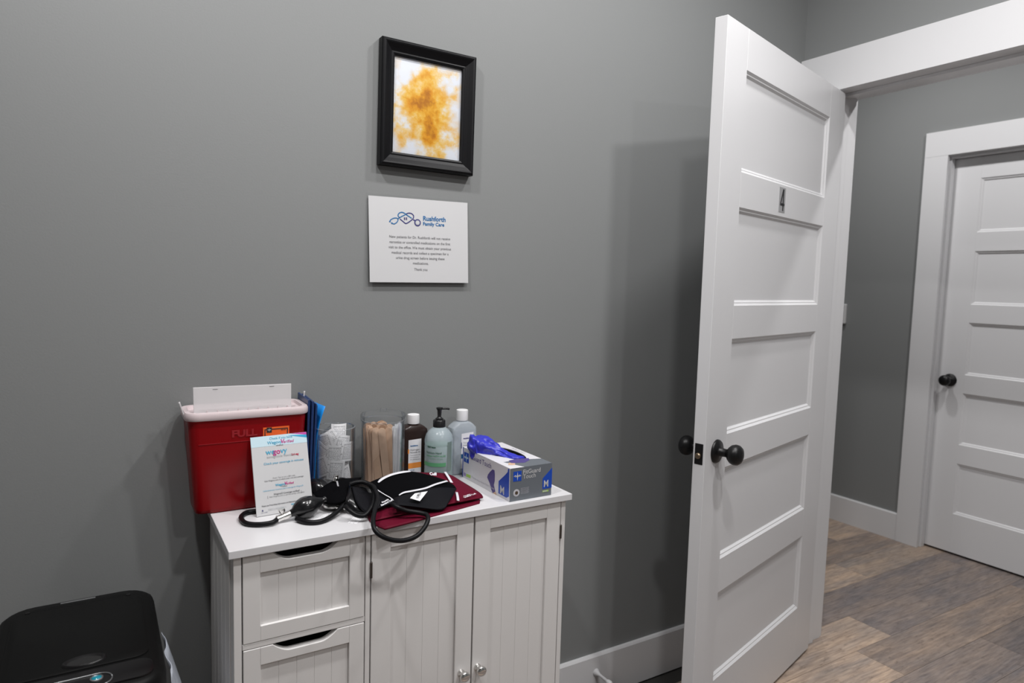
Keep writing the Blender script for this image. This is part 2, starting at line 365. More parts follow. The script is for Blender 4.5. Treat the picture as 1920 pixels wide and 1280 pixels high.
# casing of the open doorway, room side
HDZ = .1347
trimbox('trim_1', [(XR-.018, XR, -1.20, -.001, OPEN_T, OPEN_T+HDZ)])
trimbox('trim_2', [(XR-.018, XR, OY1+.006, -.001, 0, OPEN_T-.0005)])
trimbox('trim_3', [(XR-.018, XR, OY0-.122, OY0-.006, 0, OPEN_T-.0005)])
# hall side
trimbox('trim_4', [(XT, XT+.018, OY0-.14, OY1+.14, OPEN_T, OPEN_T+HDZ)])
trimbox('trim_5', [(XT, XT+.018, OY1+.006, OY1+.122, 0, OPEN_T-.0005)])
trimbox('trim_6', [(XT, XT+.018, OY0-.122, OY0-.006, 0, OPEN_T-.0005)])
# jambs with stop
jb = [(XR, XT, OY1, OY1+.012, 0, OPEN_T+.012), (XR, XT, OY0-.012, OY0, 0, OPEN_T+.012), (XR, XT, OY0, OY1, OPEN_T, OPEN_T+.012)]
trimbox('trim_7', jb, .001)
sx0, sx1 = XR+.045, XR+.08
trimbox('trim_8', [(sx0, sx1, OY1-.011, OY1, 0, OPEN_T-.0003), (sx0, sx1, OY0, OY0+.011, 0, OPEN_T-.0003), (sx0, sx1, OY0+.0112, OY1-.0112, OPEN_T-.011, OPEN_T-.0003)], .001)
# far doorway in the hall
HC = .118
trimbox('trim_9', [(XH-.018, XH, HY0-HC-.01, .3236, HT+.004, 2.1843)])
trimbox('trim_10', [(XH-.018, XH, HY1-.006+.002, .3236, 0, HT+.0035)])
trimbox('trim_11', [(XH-.018, XH, HY0-HC, HY0+.004, 0, HT+.0035)])
trimbox('trim_12', [(XH, XH+.13, HY1, HY1+.012, 0, HT+.012), (XH, XH+.13, HY0-.012, HY0, 0, HT+.012), (XH, XH+.13, HY0, HY1, HT, HT+.012)], .001)
trimbox('trim_13', [(XH+.012, XH+.044, HY1-.011, HY1, 0, HT-.0003), (XH+.012, XH+.044, HY0, HY0+.011, 0, HT-.0003), (XH+.012, XH+.044, HY0+.0112, HY1-.0112, HT-.011, HT-.0003)], .001)

def panel_door(name, width, H, T, panels, wL, wR):
    """slab in local x (0=hinge .. width), local y 0=one face .. T=other face, z up.  panels: list of (z0, z1)."""
    mb = MB(); zs = [0]
    for z0, z1 in panels: zs += [z0, z1]
    zs.append(H)
    mb.box(0, wL, 0, T, 0, H); mb.box(wR, width, 0, T, 0, H)
    for i in range(0, len(zs), 2): mb.box(wL, wR, 0, T, zs[i], zs[i+1])
    root = mb.build(name, 'doorwhite', bevel=.0006, seg=1); struct(root)
    for z0, z1 in panels:
        for face in (0, 1):
            # two-step sticking then flat field, both faces
            def ring(inset, depth):
                y = depth if face == 0 else T-depth
                pts = [(wL+inset, y, z0+inset), (wR-inset, y, z0+inset), (wR-inset, y, z1-inset), (wL+inset, y, z1-inset)]
                return pts if face == 0 else pts[::-1]
            loops = [ring(0, 0.0006), ring(.0055, .0052), ring(.0085, .0054), ring(.014, .0105), ring(.016, .0108)]
            MB().loft(loops, cap0=False, cap1=True).build('panel', 'doorwhite', root)
    return root
def knob(parent, loc, direction, m='black_metal'):
    q = Vector((0, 0, 1)).rotation_difference(Vector(direction)).to_matrix().to_4x4(); T = Matrix.Translation(loc) @ q
    k = MB().lathe([(.0328, 0), (.0328, .003), (.030, .007), (.016, .010), (.0125, .013), (.011, .028), (.0125, .034), (.019, .038), (.0255, .045), (.0282, .054), (.0272, .063), (.022, .070), (.012, .0745), (.003, .0755)], 32, T).build('door_knob', m, parent, smooth=True, angle=50)
    return k
TH = 1.2997; dT = .0346; DW = .9118
PANELS = [(1.936, 1.668), (1.573, 1.305), (1.212, .945), (.849, .582), (.482, .217)]
zz = [(b-.012, a-.012) for a, b in PANELS][::-1]
door = panel_door('door_1', DW, DOOR_T-.012, dT, zz, .140, .787)
# local x -> leaf direction, local y -> towards the hall face
dxv = Vector((-math.sin(TH), -math.cos(TH), 0)); nv = Vector((math.cos(TH), -math.sin(TH), 0))
door.matrix_world = Matrix(((dxv.x, nv.x, 0, XR), (dxv.y, nv.y, 0, -.1349), (0, 0, 1, .012), (0, 0, 0, 1)))
tag(door, 'open white five-panel door with black knob and number plate', 'door')
knob(door, (.846, dT, .893), (0, 1, 0)); k2 = knob(door, (.846, 0, .893), (0, -1, 0))
lp = MB().box(DW-.001, DW+.0012, .005, .029, .864, .921).build('latch_plate', 'black_metal', door, bevel=.003)
mt = Matrix.Translation((DW, .0165, .888)) @ Matrix.Rotation(PI/2, 4, 'Y')
MB().lathe([(.0082, 0), (.0082, .006), (.006, .0085), (.002, .009)], 20, mt).build('latch_bolt', 'bronze', lp, smooth=True, angle=40)
fc = Face((.5, dT, 1.611), (-1, 0, 0), (0, 0, 1)); fc.n = Vector((0, 1, 0))
np_ = MB().box(.477, .523, dT, dT+.0008, 1.574, 1.648).build('number_plate', 'plate_grey', door)
num = MB()
for q in ([(.003, -.032), (.0105, -.032), (.0105, .032), (.003, .032)], [(-.015, -.017), (.016, -.017), (.016, -.010), (-.015, -.010)], [(-.015, -.0105), (-.0075, -.0105), (.0085, .032), (.0015, .032)]):
    num.prism([fc.p(a, b, .0010) for a, b in q], fc.n, .0005)
num.build('numeral', 'ink_black', np_)
for z in (.25, 1.02, 1.80):
    MB().lathe([(.006, 0), (.006, .09)], 12, Matrix.Translation((-.004, -.004, z-.045))).build('hinge', 'black_metal', door, smooth=True, angle=40)

# hall door
XD = 3.789
d2 = panel_door('door_2', HY1-HY0-.006, 2.032, .035, zz, .132, .786)
d2.matrix_world = Matrix(((0, 1, 0, XD-.0), (-1, 0, 0, HY1-.003), (0, 0, 1, .012), (0, 0, 0, 1)))
tag(d2, 'closed white five-panel door across the hall', 'door')
kn = knob(d2, (.066, 0, .898), (0, -1, 0))
# wall control in the hall
th = empty('thermostat', (XH, .765, 1.223)); tag(th, 'small white wall thermostat with dark screen on hall wall', 'thermostat')
MB().box(-.022, 0, -.06, .06, -.058, .058).build('housing', 'switch_white', th, bevel=.006)
MB().box(-.0228, -.0215, -.032, .040, -.034, .034).build('screen', 'ink_black', th, bevel=.0004, seg=1)

# recessed ceiling lamps (above the frame), two of them added for brightness
for i, (x, y, e) in enumerate(ROOM_AND_FILL_LAMPS+HALL_LAMPS):
    nm = ['above the cabinet drawers', 'above the open door', 'in the middle of the room', 'near the doorway', 'added above the waste bin to brighten the wall', 'added as fill at the back of the room', 'in the hall by the open door', 'at the far end of the hall'][i]
    o = empty('recessed_downlight', (x, y, CEIL)); tag(o, 'round recessed ceiling lamp '+nm, 'ceiling lamp', 'recessed ceiling lamps')
    MB().lathe([(.062, -.001), (.085, -.001), (.083, -.006), (.064, -.009), (.060, -.004)], 40, cap0=False, cap1=False).build('trim_ring', 'trim', o, smooth=True)
    MB().lathe([(.060, -.001), (.060, -.003)], 40).build('lens', 'lens', o)
# door stop on the baseboard
ds = empty('door_stop', (1.3715, -.014, .091)); tag(ds, 'white spring door stop on the baseboard', 'door stop')
T = Matrix.Rotation(PI/2, 4, 'X')
MB().lathe([(.0125, 0), (.0125, .002), (.010, .006), (.006, .016), (.0045, .024)], 20, T).build('flange', 'trim', ds, smooth=True, angle=50)
MB().lathe([(.0045, .020)]+[(.0045+.0008*(k % 2), .022+k*.002) for k in range(20)]+[(.0045, .062)], 14, T).build('spring_rod', 'trim', ds, smooth=True)
MB().lathe([(.0075, .060), (.008, .064), (.008, .074), (.006, .077)], 16, T).build('rubber_tip', 'cap_white', ds, smooth=True, angle=50)

# ================================================================ picture frame and notice
fr = empty('picture_frame', (.7415, 0, 1.788)); fr.rotation_euler = (0, .010, 0)
tag(fr, 'black picture frame holding a yellow and orange watercolour print', 'picture frame')
FW, FH = .2615, .3085; D = .027; W = .036
prof = [(0, 0), (0, D-.006), (.002, D-.002), (.006, D), (.010, D-.001), (.020, D-.007), (.028, D-.011), (.031, D-.010), (W, D-.012), (W, 0)]
loops = []
for ins, dp in prof:
    a, b = FW/2-ins, FH/2-ins; loops.append([(-a, -dp-.002, -b), (a, -dp-.002, -b), (a, -dp-.002, b), (-a, -dp-.002, b)])
MB().loft(loops, False, False).build('moulding', 'frame_black', fr, bevel=.0006, seg=1)
a, b = FW/2-W+.002, FH/2-W+.002
MB().box(-a, a, -.010, -.008, -b, b).build('art_print', 'watercolour', fr)
MB().box(-a, a, -.0125, -.0115, -b, b).build('glazing', 'clear', fr)
MB().box(-FW/2+.01, FW/2-.01, -.004, 0, -FH/2+.01, FH/2-.01).build('backing', 'dark', fr)

st = .0163
sg = empty('notice_sheet', (.5874+.1395, -.003, 1.5604)); tag(sg, 'white laminated notice sheet with blue logo taped below the picture frame', 'notice')
sg.rotation_euler = (math.radians(-2.0), -st, 0)      # hangs a little off the wall at the foot
def sheet(w0, w1, h0, h1, y, name, m, bow):
    mb = MB(); nx, nz = 8, 12; vs = []
    for j in range(nz+1):
        for i in range(nx+1):
            x = w0+(w1-w0)*i/nx; z = h0+(h1-h0)*j/nz
            vs.append((x, y-bow*math.sin(PI*i/nx)*(1-j/nz), z))
    fs = [(j*(nx+1)+i, j*(nx+1)+i+1, (j+1)*(nx+1)+i+1, (j+1)*(nx+1)+i) for j in range(nz) for i in range(nx)]
    o = mb.add(vs, fs).build(name, m, sg); k = o.modifiers.new('s', 'SOLIDIFY'); k.thickness = .0003; return o
pp = sheet(-.1395, .1395, -.216, 0, -.0010, 'paper_sheet', 'paper', 0)
sheet(-.1455, .1455, -.222, .006, -.0003, 'laminate_border', 'laminate', 0)
sf = Face((-.1395, -.0012, 0), (1, 0, 0), (0, 0, 1)); W_, H_ = .279, .216
def L(px, py): return (px-60)/1200*W_, -(py-90-(px-60)*.04*(1-(py-90)/1050))/1050*H_       # from the enlarged view of the sheet
def Lp(*pts): return [L(*p) for p in pts]
stroke(sf, Lp((415, 352), (396, 320), (410, 292), (440, 280), (470, 290), (500, 312), (558, 350)), .0026, 'ink_blue', pp, 'logo_heart_line')
stroke(sf, Lp((490, 300), (520, 288), (555, 292), (580, 318), (575, 350), (545, 380), (490, 415), (452, 390), (418, 362)), .0026, 'ink_navy', pp, 'logo_heart_line')
stroke(sf, Lp((480, 310), (440, 330), (395, 360)), .0024, 'ink_blue', pp, 'logo_roof_line')
stroke(sf, Lp((328, 420), (350, 424), (380, 405), (396, 370), (375, 352), (340, 358), (308, 378), (298, 400)), .0024, 'ink_blue', pp, 'logo_tube_line')
for q in ((322, 416), (300, 396)): cx, cy = L(*q); patch(sf, [(cx+.0022*math.cos(k*PI/6), cy+.0022*math.sin(k*PI/6)) for k in range(12)], 'ink_blue', pp, 'logo_ear_tip', .0005)
cx, cy = L(627, 402)
for r, m, e in ((.0092, 'ink_navy', .0005), (.0062, 'ink_lgrey', .0007), (.0042, 'paper', .0009)): patch(sf, [(cx+r*math.cos(k*PI/12), cy+r*math.sin(k*PI/12)) for k in range(24)], m, pp, 'logo_chest_piece', e)
stroke(sf, Lp((575, 365), (600, 380)), .003, 'ink_navy', pp, 'logo_tube_line', sub=1)
for q in ((472, 348), (495, 348), (472, 365), (495, 365)): x, y = L(*q); patch(sf, [(x-.0016, y-.0014), (x+.0016, y-.0014), (x+.0016, y+.0014), (x-.0016, y+.0014)], 'ink_navy', pp, 'logo_window', .0005)
x, y = L(692, 372); x2, y2 = L(692, 432)
write(sf, [('Rushforth', x, y, .0165, .00042, 'LEFT', 1.0), ('Family Care', x, y2, .0125, .00034, 'LEFT', 1.02)], 'ink_blue', pp)
rows = [('New patients for Dr. Rushforth will not receive', 600), ('narcotics or controlled medications on the first', 664), ('visit to the office. We must obtain your previous', 727), ('medical records and collect a specimen for a', 791), ('urine drug screen before issuing these', 853), ('medications.', 916), ('Thank you', 992)]
write(sf, [(t, .1395, L(670, py)[1], .0092, .00008, 'CENTER', .97) for t, py in rows], 'ink_grey', pp)

# ================================================================ cabinet
CT = .835; CXL, CXR = .2023, .9973; CYF, CYB = -.347, -.020; TT = .0155
cab = empty('storage_cabinet', ((CXL+CXR)/2, (CYF+CYB)/2, 0)); tag(cab, 'low white storage cabinet with drawers and two panelled doors', 'cabinet')
ox, oy = cab.location.x, cab.location.y
def cb(x0, x1, y0, y1, z0, z1): return (x0-ox, x1-ox, y0-oy, y1-oy, z0, z1)
MB().box(*cb(CXL, CXR, CYF, CYB, CT-TT, CT)).build('cabinet_top', 'cabtop', cab, bevel=.001)
yf = CYF+.010                                   # carcass front
bl, br = CXL+.0095, CXR-.0115; tz = CT-TT
def rel(px, py): p = at_y(px, py, yf); return p.x, p.z
dl = rel(453.6, 1053)[0]; dr = rel(685, 1010)[0]; m1 = rel(696, 1010)[0]; mid = rel(890, 970)[0]; dr2 = rel(1052, 945)[0]
z_b1 = rel(454, 1209)[1]; z_t2 = rel(453, 1222)[1]
BOT = .085; pitch = CT-TT-.004-z_t2-.0; pitch = (tz-.004)-z_t2
body = MB()
body.box(*cb(bl, dl-.0012, yf, CYB-.005, 0, tz)); body.box(*cb(dr+.0012, m1-.0012, yf, CYB-.005, BOT-.03, tz)); body.box(*cb(dr2+.0012, br, yf, CYB-.005, 0, tz))
body.box(*cb(bl, br, CYB-.012, CYB-.006, BOT-.03, tz)); body.box(*cb(bl, br, yf+.02, CYB-.006, BOT-.03, BOT-.012))
body.box(*cb(dl, dr, yf, yf+.02, tz-.002, tz))
drz = []
for k in range(4):
    zt = tz-.004-k*pitch; zb = zt-(pitch-(z_b1-z_t2)); drz.append((zt, zb))
    if k < 3: body.box(*cb(dl, dr, yf, CYB-.015, zb-(z_b1-z_t2)+.0012, zb-.0012))
body.box(*cb(dl, dr2, yf, yf+.02, BOT-.03, drz[3][1]-.0015))
bo = body.build('body', 'cabwhite', cab, bevel=.0008, seg=1)
# grooved boards on the left flank
n = 5
for i in range(n):
    ya = yf+.032+(CYB-.04-yf-.032)*i/n; yb_ = yf+.032+(CYB-.04-yf-.032)*(i+1)/n
    MB().box(*cb(bl-.0025, bl, ya+.0012, yb_-.0012, BOT+.02, tz-.012)).build('board', 'cabwhite', bo, bevel=.001, seg=1)
def shaker(name, x0, x1, z0, z1, st_w, top_w, bot_w, nb, slot=None):
    """frame-and-board front, proud face at yf-.001; slot=(xa,xb,depth) is a hand hole scooped from the top edge"""
    g = .0012; x0 += g; x1 -= g; T = .016; ya, yb = yf-.001, yf-.001+T; mb = MB()
    mb.box(*cb(x0, x0+st_w, ya, yb, z0, z1)); mb.box(*cb(x1-st_w, x1, ya, yb, z0, z1)); mb.box(*cb(x0+st_w, x1-st_w, ya, yb, z0, z0+bot_w))
    if not slot: mb.box(*cb(x0+st_w, x1-st_w, ya, yb, z1-top_w, z1))
    else:
        xa, xb, dp = slot; prof = [(x0+st_w, z1), (xa, z1)]
        for i in range(1, 11): t = i/10; prof.append((xa+.036*t, z1-dp*math.sin(t*PI/2)**.9))
        left = prof[1:]; right = [(xa+xb-x, z) for x, z in left][::-1]
        top = [(x0+st_w, z1)]+left+right+[(x1-st_w, z1)]
        zb = z1-top_w
        up_ = [Vector((x-ox, ya-oy, z)) for x, z in top]; lo = [Vector((x-ox, ya-oy, zb)) for x, z in top]
        dn = Vector((0, T, 0)); b = len(mb.v); nn = len(top)
        mb.v += up_+lo+[p+dn for p in up_]+[p+dn for p in lo]
        for i in range(nn-1):
            mb.f += [[b+i, b+nn+i, b+nn+i+1, b+i+1], [b+2*nn+i, b+2*nn+i+1, b+3*nn+i+1, b+3*nn+i], [b+i, b+i+1, b+2*nn+i+1, b+2*nn+i], [b+nn+i, b+3*nn+i, b+3*nn+i+1, b+nn+i+1]]
    fr_ = mb.build(name, 'cabwhite', cab, bevel=.0007, seg=1)
    xa, xb = x0+st_w, x1-st_w
    for i in range(nb):
        a = xa+(xb-xa)*i/nb; c = xa+(xb-xa)*(i+1)/nb
        MB().box(*cb(a+.00005, c-.00005, ya+.0065, ya+.012, z0+bot_w, z1-top_w)).build('board', 'cabwhite', fr_, bevel=.0006, seg=1)
    return fr_
for k, (zt, zb) in enumerate(drz):
    dd = shaker('drawer', dl, dr, zb, zt, .032, .036, .030, 5, (rel(511, 1037)[0], rel(634, 1016)[0], .0185))
    MB().box(*cb(dl+.01, dr-.01, yf+.02, CYB-.03, zb+.006, zt-.045)).build('drawer_box', 'dark', dd)
    MB().box(*cb(dl+.002, dr-.002, yf+.045, yf+.05, zb+.006, zt-.001)).build('slot_shade', 'dark', dd)  # dark sheet close behind the hand slot, standing in for shade inside
dz0 = BOT; dz1 = tz-.004
for (a, c, hx, kx, kp) in ((m1, mid-.0008, m1, None, (871, 1268)), (mid+.0008, dr2, dr2, None, (902, 1257))):
    dd = shaker('door', a, c, dz0, dz1, .042 if a == m1 else .040, .034, .06, 4)
    p = at_y(*kp, yf-.02); T = Matrix.Translation((p.x-ox, yf-.001-oy, p.z)) @ Matrix.Rotation(PI/2, 4, 'X')
    MB().lathe([(.0085, 0), (.0085, .002), (.0055, .005), (.005, .012), (.0085, .016), (.0118, .019), (.0122, .023), (.010, .0265), (.004, .0278)], 28, T).build('knob', 'chrome', dd, smooth=True, angle=50)
    for hz in (dz1-.075, dz0+.075):
        T = Matrix.Translation((hx-ox, yf-.0022-oy, hz-.017)); MB().lathe([(.0028, k*.0034+e) for k in range(10) for e in (0, .0028)]+[(.002, .0345)], 10, T).build('hinge', 'hinge_metal', dd)

# ================================================================ sharps container
sc0 = Vector((.2835, -.0665, CT)); sh = empty('sharps_container', sc0); tag(sh, 'red plastic sharps disposal container with translucent white lid', 'sharps container')
def rr(w, d, r, z, cy=0): return rrect(w, d, r, z, 0, cy, 6)
shell = [rr(.218, .088, .016, .0015), rr(.2225, .0925, .018, .004), rr(.225, .096, .020, .012), rr(.249, .110, .022, .212)]
sb = MB().loft(shell, True, False).build('tub', 'red_plastic', sh, smooth=True, angle=50)
rim = MB().loft([rr(.251, .112, .024, .2065), rr(.256, .118, .026, .2065), rr(.259, .121, .027, .209), rr(.259, .121, .027, .219), rr(.255, .117, .026, .223), rr(.236, .098, .02, .223), rr(.232, .094, .019, .217), rr(.19, .05, .015, .216)], False, False).build('lid', 'lid_plastic', sh, smooth=True, angle=40)
fl_ = MB().loft([[(-.110, -.032, .214), (.093, -.032, .214), (.093, -.029, .214), (-.110, -.029, .214)], [(-.110, -.022, .274), (.0955, -.022, .272), (.0955, -.019, .272), (-.110, -.019, .274)]]).build('lid_flap', 'flap_plastic', sh, bevel=.001)
for xx in (-.066, .052): MB().box(xx-.005, xx+.005, -.0235, -.0225, .2675, .2685).build('flap_slot', 'ink_grey', fl_)
for xx in range(-4, 5): MB().box(xx*.021-.0005, xx*.021+.0005, -.037, -.033, .216, .2245).build('tray_rib', 'lid_plastic', rim)
for sx, tip in ((-1, (-.138, -.030, .246)), (1, (.134, .012, .247))):
    MB().tube([(sx*.128, tip[1], .212), (sx*.1315, tip[1], .225), tip], lambda t: .0013+.0008*t, 8, 4).build('latch_ear', 'flap_plastic', rim, smooth=True)
slope = math.atan2(.009, .2)
ff = Face((0, -.048, .012), (1, 0, 0), (0, -.007, .2)); 
def onfront(px, py):
    p = at_y(px, py, sc0.y-.053); return p.x-sc0.x, p.z-sc0.z-.012
fx, fz = onfront(458, 817)
write(ff, [('FULL', fx, fz, .021, .0009, 'CENTER', 1.15)], 'red_emboss', sb, 'embossed_lettering', .0012)
fx, fz = onfront(420, 820); MB().box(-.112, .112, -.0008, 0, 0, .0012)
patch(ff, [(-.104, fz-.012), (.015, fz-.012), (.015, fz-.0108), (-.104, fz-.0108)], 'red_emboss', sb, 'fill_line', .0012, .0010)
(x0, z0), (x1, z1) = onfront(493, 802), onfront(542, 799)
lb = patch(ff, [(x0, z0-.05), (x1, z0-.05), (x1, z0+.001), (x0, z0+.001)], 'orange', sb, 'warning_label', .0010)
for q in ([(x0+.003, z0-.046), (x0+.005, z0-.046), (x0+.005, z0-.003), (x0+.003, z0-.003)], [(x1-.005, z0-.046), (x1-.003, z0-.046), (x1-.003, z0-.003), (x1-.005, z0-.003)], [(x0+.005, z0-.005), (x1-.005, z0-.005), (x1-.005, z0-.003), (x0+.005, z0-.003)]):
    patch(ff, q, 'ink_black', lb, 'label_border', .0014)
def star(face, cx, cy, r, m, parent, e):
    pts = []
    for k in range(4):
        a = PI/2+k*PI/2; R = r if k % 2 == 0 else r*1.05
        pts += [(cx+R*math.cos(a), cy+R*math.sin(a)), (cx+r*.20*math.cos(a+PI/4), cy+r*.20*math.sin(a+PI/4))]
    s1 = patch(face, pts, m, parent, 'emblem_star', e)
    for sg_ in (-1, 1): patch(face, [(cx+sg_*r*.15, cy), (cx+sg_*r*.55, cy+r*.32), (cx+sg_*r*.95, cy+r*.05), (cx+sg_*r*.55, cy-r*.18)], m, parent, 'emblem_wing', e)
bx0 = x0+.0075
patch(ff, [(bx0, z0-.011), (bx0+.011, z0-.011), (bx0+.011, z0+.0005), (bx0, z0+.0005)], 'ink_black', lb, 'emblem', .0016)
star(ff, bx0+.0055, z0-.0052, .0042, 'paper', lb, .0019)
write(ff, [('MEDLINE', x1-.013, z0-.008, .0026, .0001)], 'ink_black', lb, e=.0015)
# discarded syringes seen dimly through the red wall
random.seed(3)
for i in range(7):
    p = sc0+Vector((-.03+.028*i % .16-.03, -.034+.012*(i % 3), .020+.009*(i % 5))); s = empty('syringe', p, random.uniform(-.5, .5)); s.rotation_euler = (0, random.uniform(-.35, .35), s.rotation_euler[2])
    tag(s, 'used syringe with orange cap lying inside the red container', 'syringe', 'syringes inside the container'); T = Matrix.Rotation(PI/2, 4, 'Y')
    MB().lathe([(.0045, -.025), (.0045, .02), (.002, .024)], 12, T).build('barrel', 'cap_white', s, smooth=True, angle=40)
    MB().lathe([(.0035, .024), (.003, .04)], 10, T).build('needle_cap', 'orange', s, smooth=True, angle=40)

# ================================================================ information card leaning on the container
cw_, chh, lean, cyaw = .123, .171, .285, .075
cp = at_z(481.5, 970.2, CT); card = empty('information_card', cp, cyaw); card.rotation_euler = (-lean, 0, cyaw)
tag(card, 'white patient information card with pale blue header leaning on red container', 'card')
brd = MB().box(0, cw_, .0, .0035, 0.001, chh).build('board', 'paper', card, bevel=.0004, seg=1)
cf = Face((0, 0, 0), (1, 0, 0), (0, 0, 1)); u = cw_/720; 
def K(px, py):   # enlarged view -> card plane: left edge slants from (170,180) to (295,1210), top rises to the right
    t = (py-180+ (px-170)*.163)/1030; return (px-170-125*t)/722*cw_, chh*(1-t)
patch(cf, [(0, chh-.0225), (cw_, chh-.0235), (cw_, chh), (0, chh)], 'band_sky', brd, 'header_band', .0003)
patch(cf, [(cw_*.72, chh-.0002), (cw_, chh-.0002), (cw_, chh-.006)], 'card_magenta', brd, 'corner_flash', .0006)
patch(cf, [(cw_*.66, chh-.0035), (cw_, chh-.006), (cw_, chh-.0125)], 'card_cyan', brd, 'corner_flash', .0006)
def cw(items, m): write(cf, items, m, brd, e=.0008)
def ci(t, px, py, s, b=0, al='LEFT', sx=1, sh=0): x, y = K(px, py); return (t, x, y, s, b, al, sx, sh)
cw([ci('Check if you have', 410, 195, .0070, .00002), ci('Wegovy', 388, 257, .0092, .00012), ci('Check your coverage in minutes', 352, 527, .0067, .00003), ci('Wegovy', 512, 792, .0066, .0002), ci('Understand your insurance plan\u2019s coverage for Wegovy\u00ae', 357, 868, .0042, 0, 'LEFT', .9)], 'ink_sky')
cw([ci('V', 553, 235, .0130, .0003, 'LEFT', 1, .2), ci('erified', 592, 228, .0090, .00008, 'LEFT', 1, .2), ci('V', 625, 772, .009, .0003, 'LEFT', 1, .2), ci('erified', 650, 768, .0064, .0001, 'LEFT', 1, .2)], 'ink_magenta')
cw([ci('we', 374, 393, .0165, .00022), ci('vy', 560, 362, .0165, .00022)], 'ink_sky'); cw([ci('go', 466, 381, .0165, .00022)], 'ink_magenta')
cw([ci('semaglutide injection', 388, 438, .0078, 0, 'LEFT', .93)], 'ink_lgrey')
cw([ci('2.4 mg', 706, 386, .0058, .00025)], 'ink_red')
cw([ci('COVERAGE', 500, 270, .003, .0001), ci('COVERAGE', 590, 800, .0024, .0001), ci('Point. Tap to use a QR code.', 475, 698, .0042), ci('Visit Wegovy.com to check your cost and coverage', 370, 742, .0041, .00006), ci('Wegovy\u00ae Coverage verified!', 495, 905, .0048, .00012), ci('Visit Wegovy.com to get the savings with today', 440, 940, .0040), ci('Please see Prescribing Information and Medication Guide in pocket.', 350, 1057, .0037, .00012)], 'ink_grey')
cw([ci('[', 415, 945, .006), ci(']', 845, 868, .006)], 'ink_grey')
cw([ci('Wegovy\u00ae is a registered trademark', 430, 1090, .0026), ci('All rights reserved. Printed in the USA', 430, 1105, .0026)], 'ink_lgrey')
cw([ci('wegovy', 725, 1032, .0062, .0002)], 'ink_sky'); cw([ci('n', 355, 1115, .006, .0003), ci('novo nordisk', 343, 1138, .0026)], 'ink_navy')

# ================================================================ folders between the container and the jars
def folder(tp, bt, m, th, label, y0=-.105, y1=-.012, hgt=None):
    a = at_y(*tp, y0); zb = CT+.0006; k = at_y(*bt, y0)
    b = Vector((k.x, y0, zb)); o = empty('folder', b); tag(o, label, 'folder', 'blue folders beside the container')
    ax = a-b; loops = []
    pr = [(0, 0), (ax.x, ax.z)]
    mb = MB().loft([[(0, 0, 0), (th, 0, 0), (th, y1-y0, 0), (0, y1-y0, 0)], [(ax.x, 0, ax.z), (ax.x+th, 0, ax.z), (ax.x+th, y1-y0, ax.z+.004), (ax.x, y1-y0, ax.z+.004)]])
    mb.build('cover', m, o, bevel=.0006, seg=1); MB().loft([[(th, .001, 0), (th+.0012, .001, 0), (th+.0012, y1-y0-.002, 0), (th, y1-y0-.002, 0)], [(ax.x+th, .001, ax.z-.004), (ax.x+th+.0012, .001, ax.z-.004), (ax.x+th+.0012, y1-y0-.002, ax.z), (ax.x+th, y1-y0-.002, ax.z)]]).build('pages', 'band_sky' if m == 'bright_blue' else 'navy', o)
    return o
folder((577.5, 750), (572, 905), 'navy', .0045, 'dark blue folder nearest to the red container')
folder((585, 752), (578, 905), 'navy', .0045, 'dark blue folder, middle one beside the red container')
folder((592, 757), (583.5, 905), 'navy', .0032, 'dark blue folder in front of the bright blue leaflet')
a = at_y(597, 760, -.10); lf = empty('leaflet', (at_y(588, 905, -.10).x, -.10, CT+.0006)); tag(lf, 'bright blue leaflet with its top corner curling outward', 'leaflet')
ax = a-lf.location; vs = []; ny_, nz_ = 6, 10
for j in range(nz_+1):
    t = j/nz_
    for i in range(ny_+1):
        s = i/ny_; curl = max(0, t-.62)/.38
        vs.append((ax.x*t+.016*curl**1.6*(1-.5*s), .08*s, ax.z*t*(1-.015*curl)))
MB().add(vs, [(j*(ny_+1)+i, j*(ny_+1)+i+1, (j+1)*(ny_+1)+i+1, (j+1)*(ny_+1)+i) for j in range(nz_) for i in range(ny_)]).build('page', 'bright_blue', lf, smooth=True, solid=.0010)

# ================================================================ jars
def jar(name, loc, r, h, label, lid):
    o = empty(name, loc); tag(o, label, 'jar')
    MB().lathe([(r-.004, .0005), (r-.001, .001), (r, .004), (r, h), (r-.0022, h), (r-.0022, .006), (.001, .005)], 56, cap0=True, cap1=False).build('glass_body', 'clear_jar', o, smooth=True, angle=40)
    MB().lathe([(r-.0030, h-.0012), (r+.0006, h-.0012), (r+.0010, h), (r+.0004, h+.0010), (r-.0026, h+.0010)], 56, cap0=False, cap1=False).build('rim', 'clear_rim', o, smooth=True)
    MB().lathe([(r-.004, .0012), (r-.0006, .0016), (r+.0004, .004), (r-.001, .0065)], 56, cap0=False, cap1=False).build('foot_ring', 'clear_rim', o, smooth=True)
    return o
def lidmesh(r, T=None):
    return MB().lathe([(r+.0012, -.006), (r+.0024, -.006), (r+.0026, .010), (r+.0008, .0130), (r*.96, .0138), (r*.5, .0150), (.012, .0154), (.0068, .0175), (.0085, .0225), (.0070, .0260), (.001, .0270)], 56, T, cap0=False).build('lid', 'clear_jar', None, smooth=True, angle=40)
J1 = at_y(628, 840, -.085); J1 = Vector((J1.x, -.085, CT)); R1 = .0475; H1 = at_y(628, 808, -.085-R1).z-CT
j1 = jar('packet_jar', J1, R1, H1, 'open clear jar filled with white alcohol wipe packets', None)
T = Matrix.Translation((-.014, -.004, H1-.018)) @ Matrix.Rotation(math.radians(-38), 4, 'Y') @ Matrix.Rotation(math.radians(8), 4, 'X')
ld = MB().lathe([(.030, -.004), (.031, .002), (.029, .005), (.012, .007), (.005, .010), (.0065, .016), (.001, .018)], 40, T, cap0=False).build('inner_lid', 'clear', j1, smooth=True, angle=40)
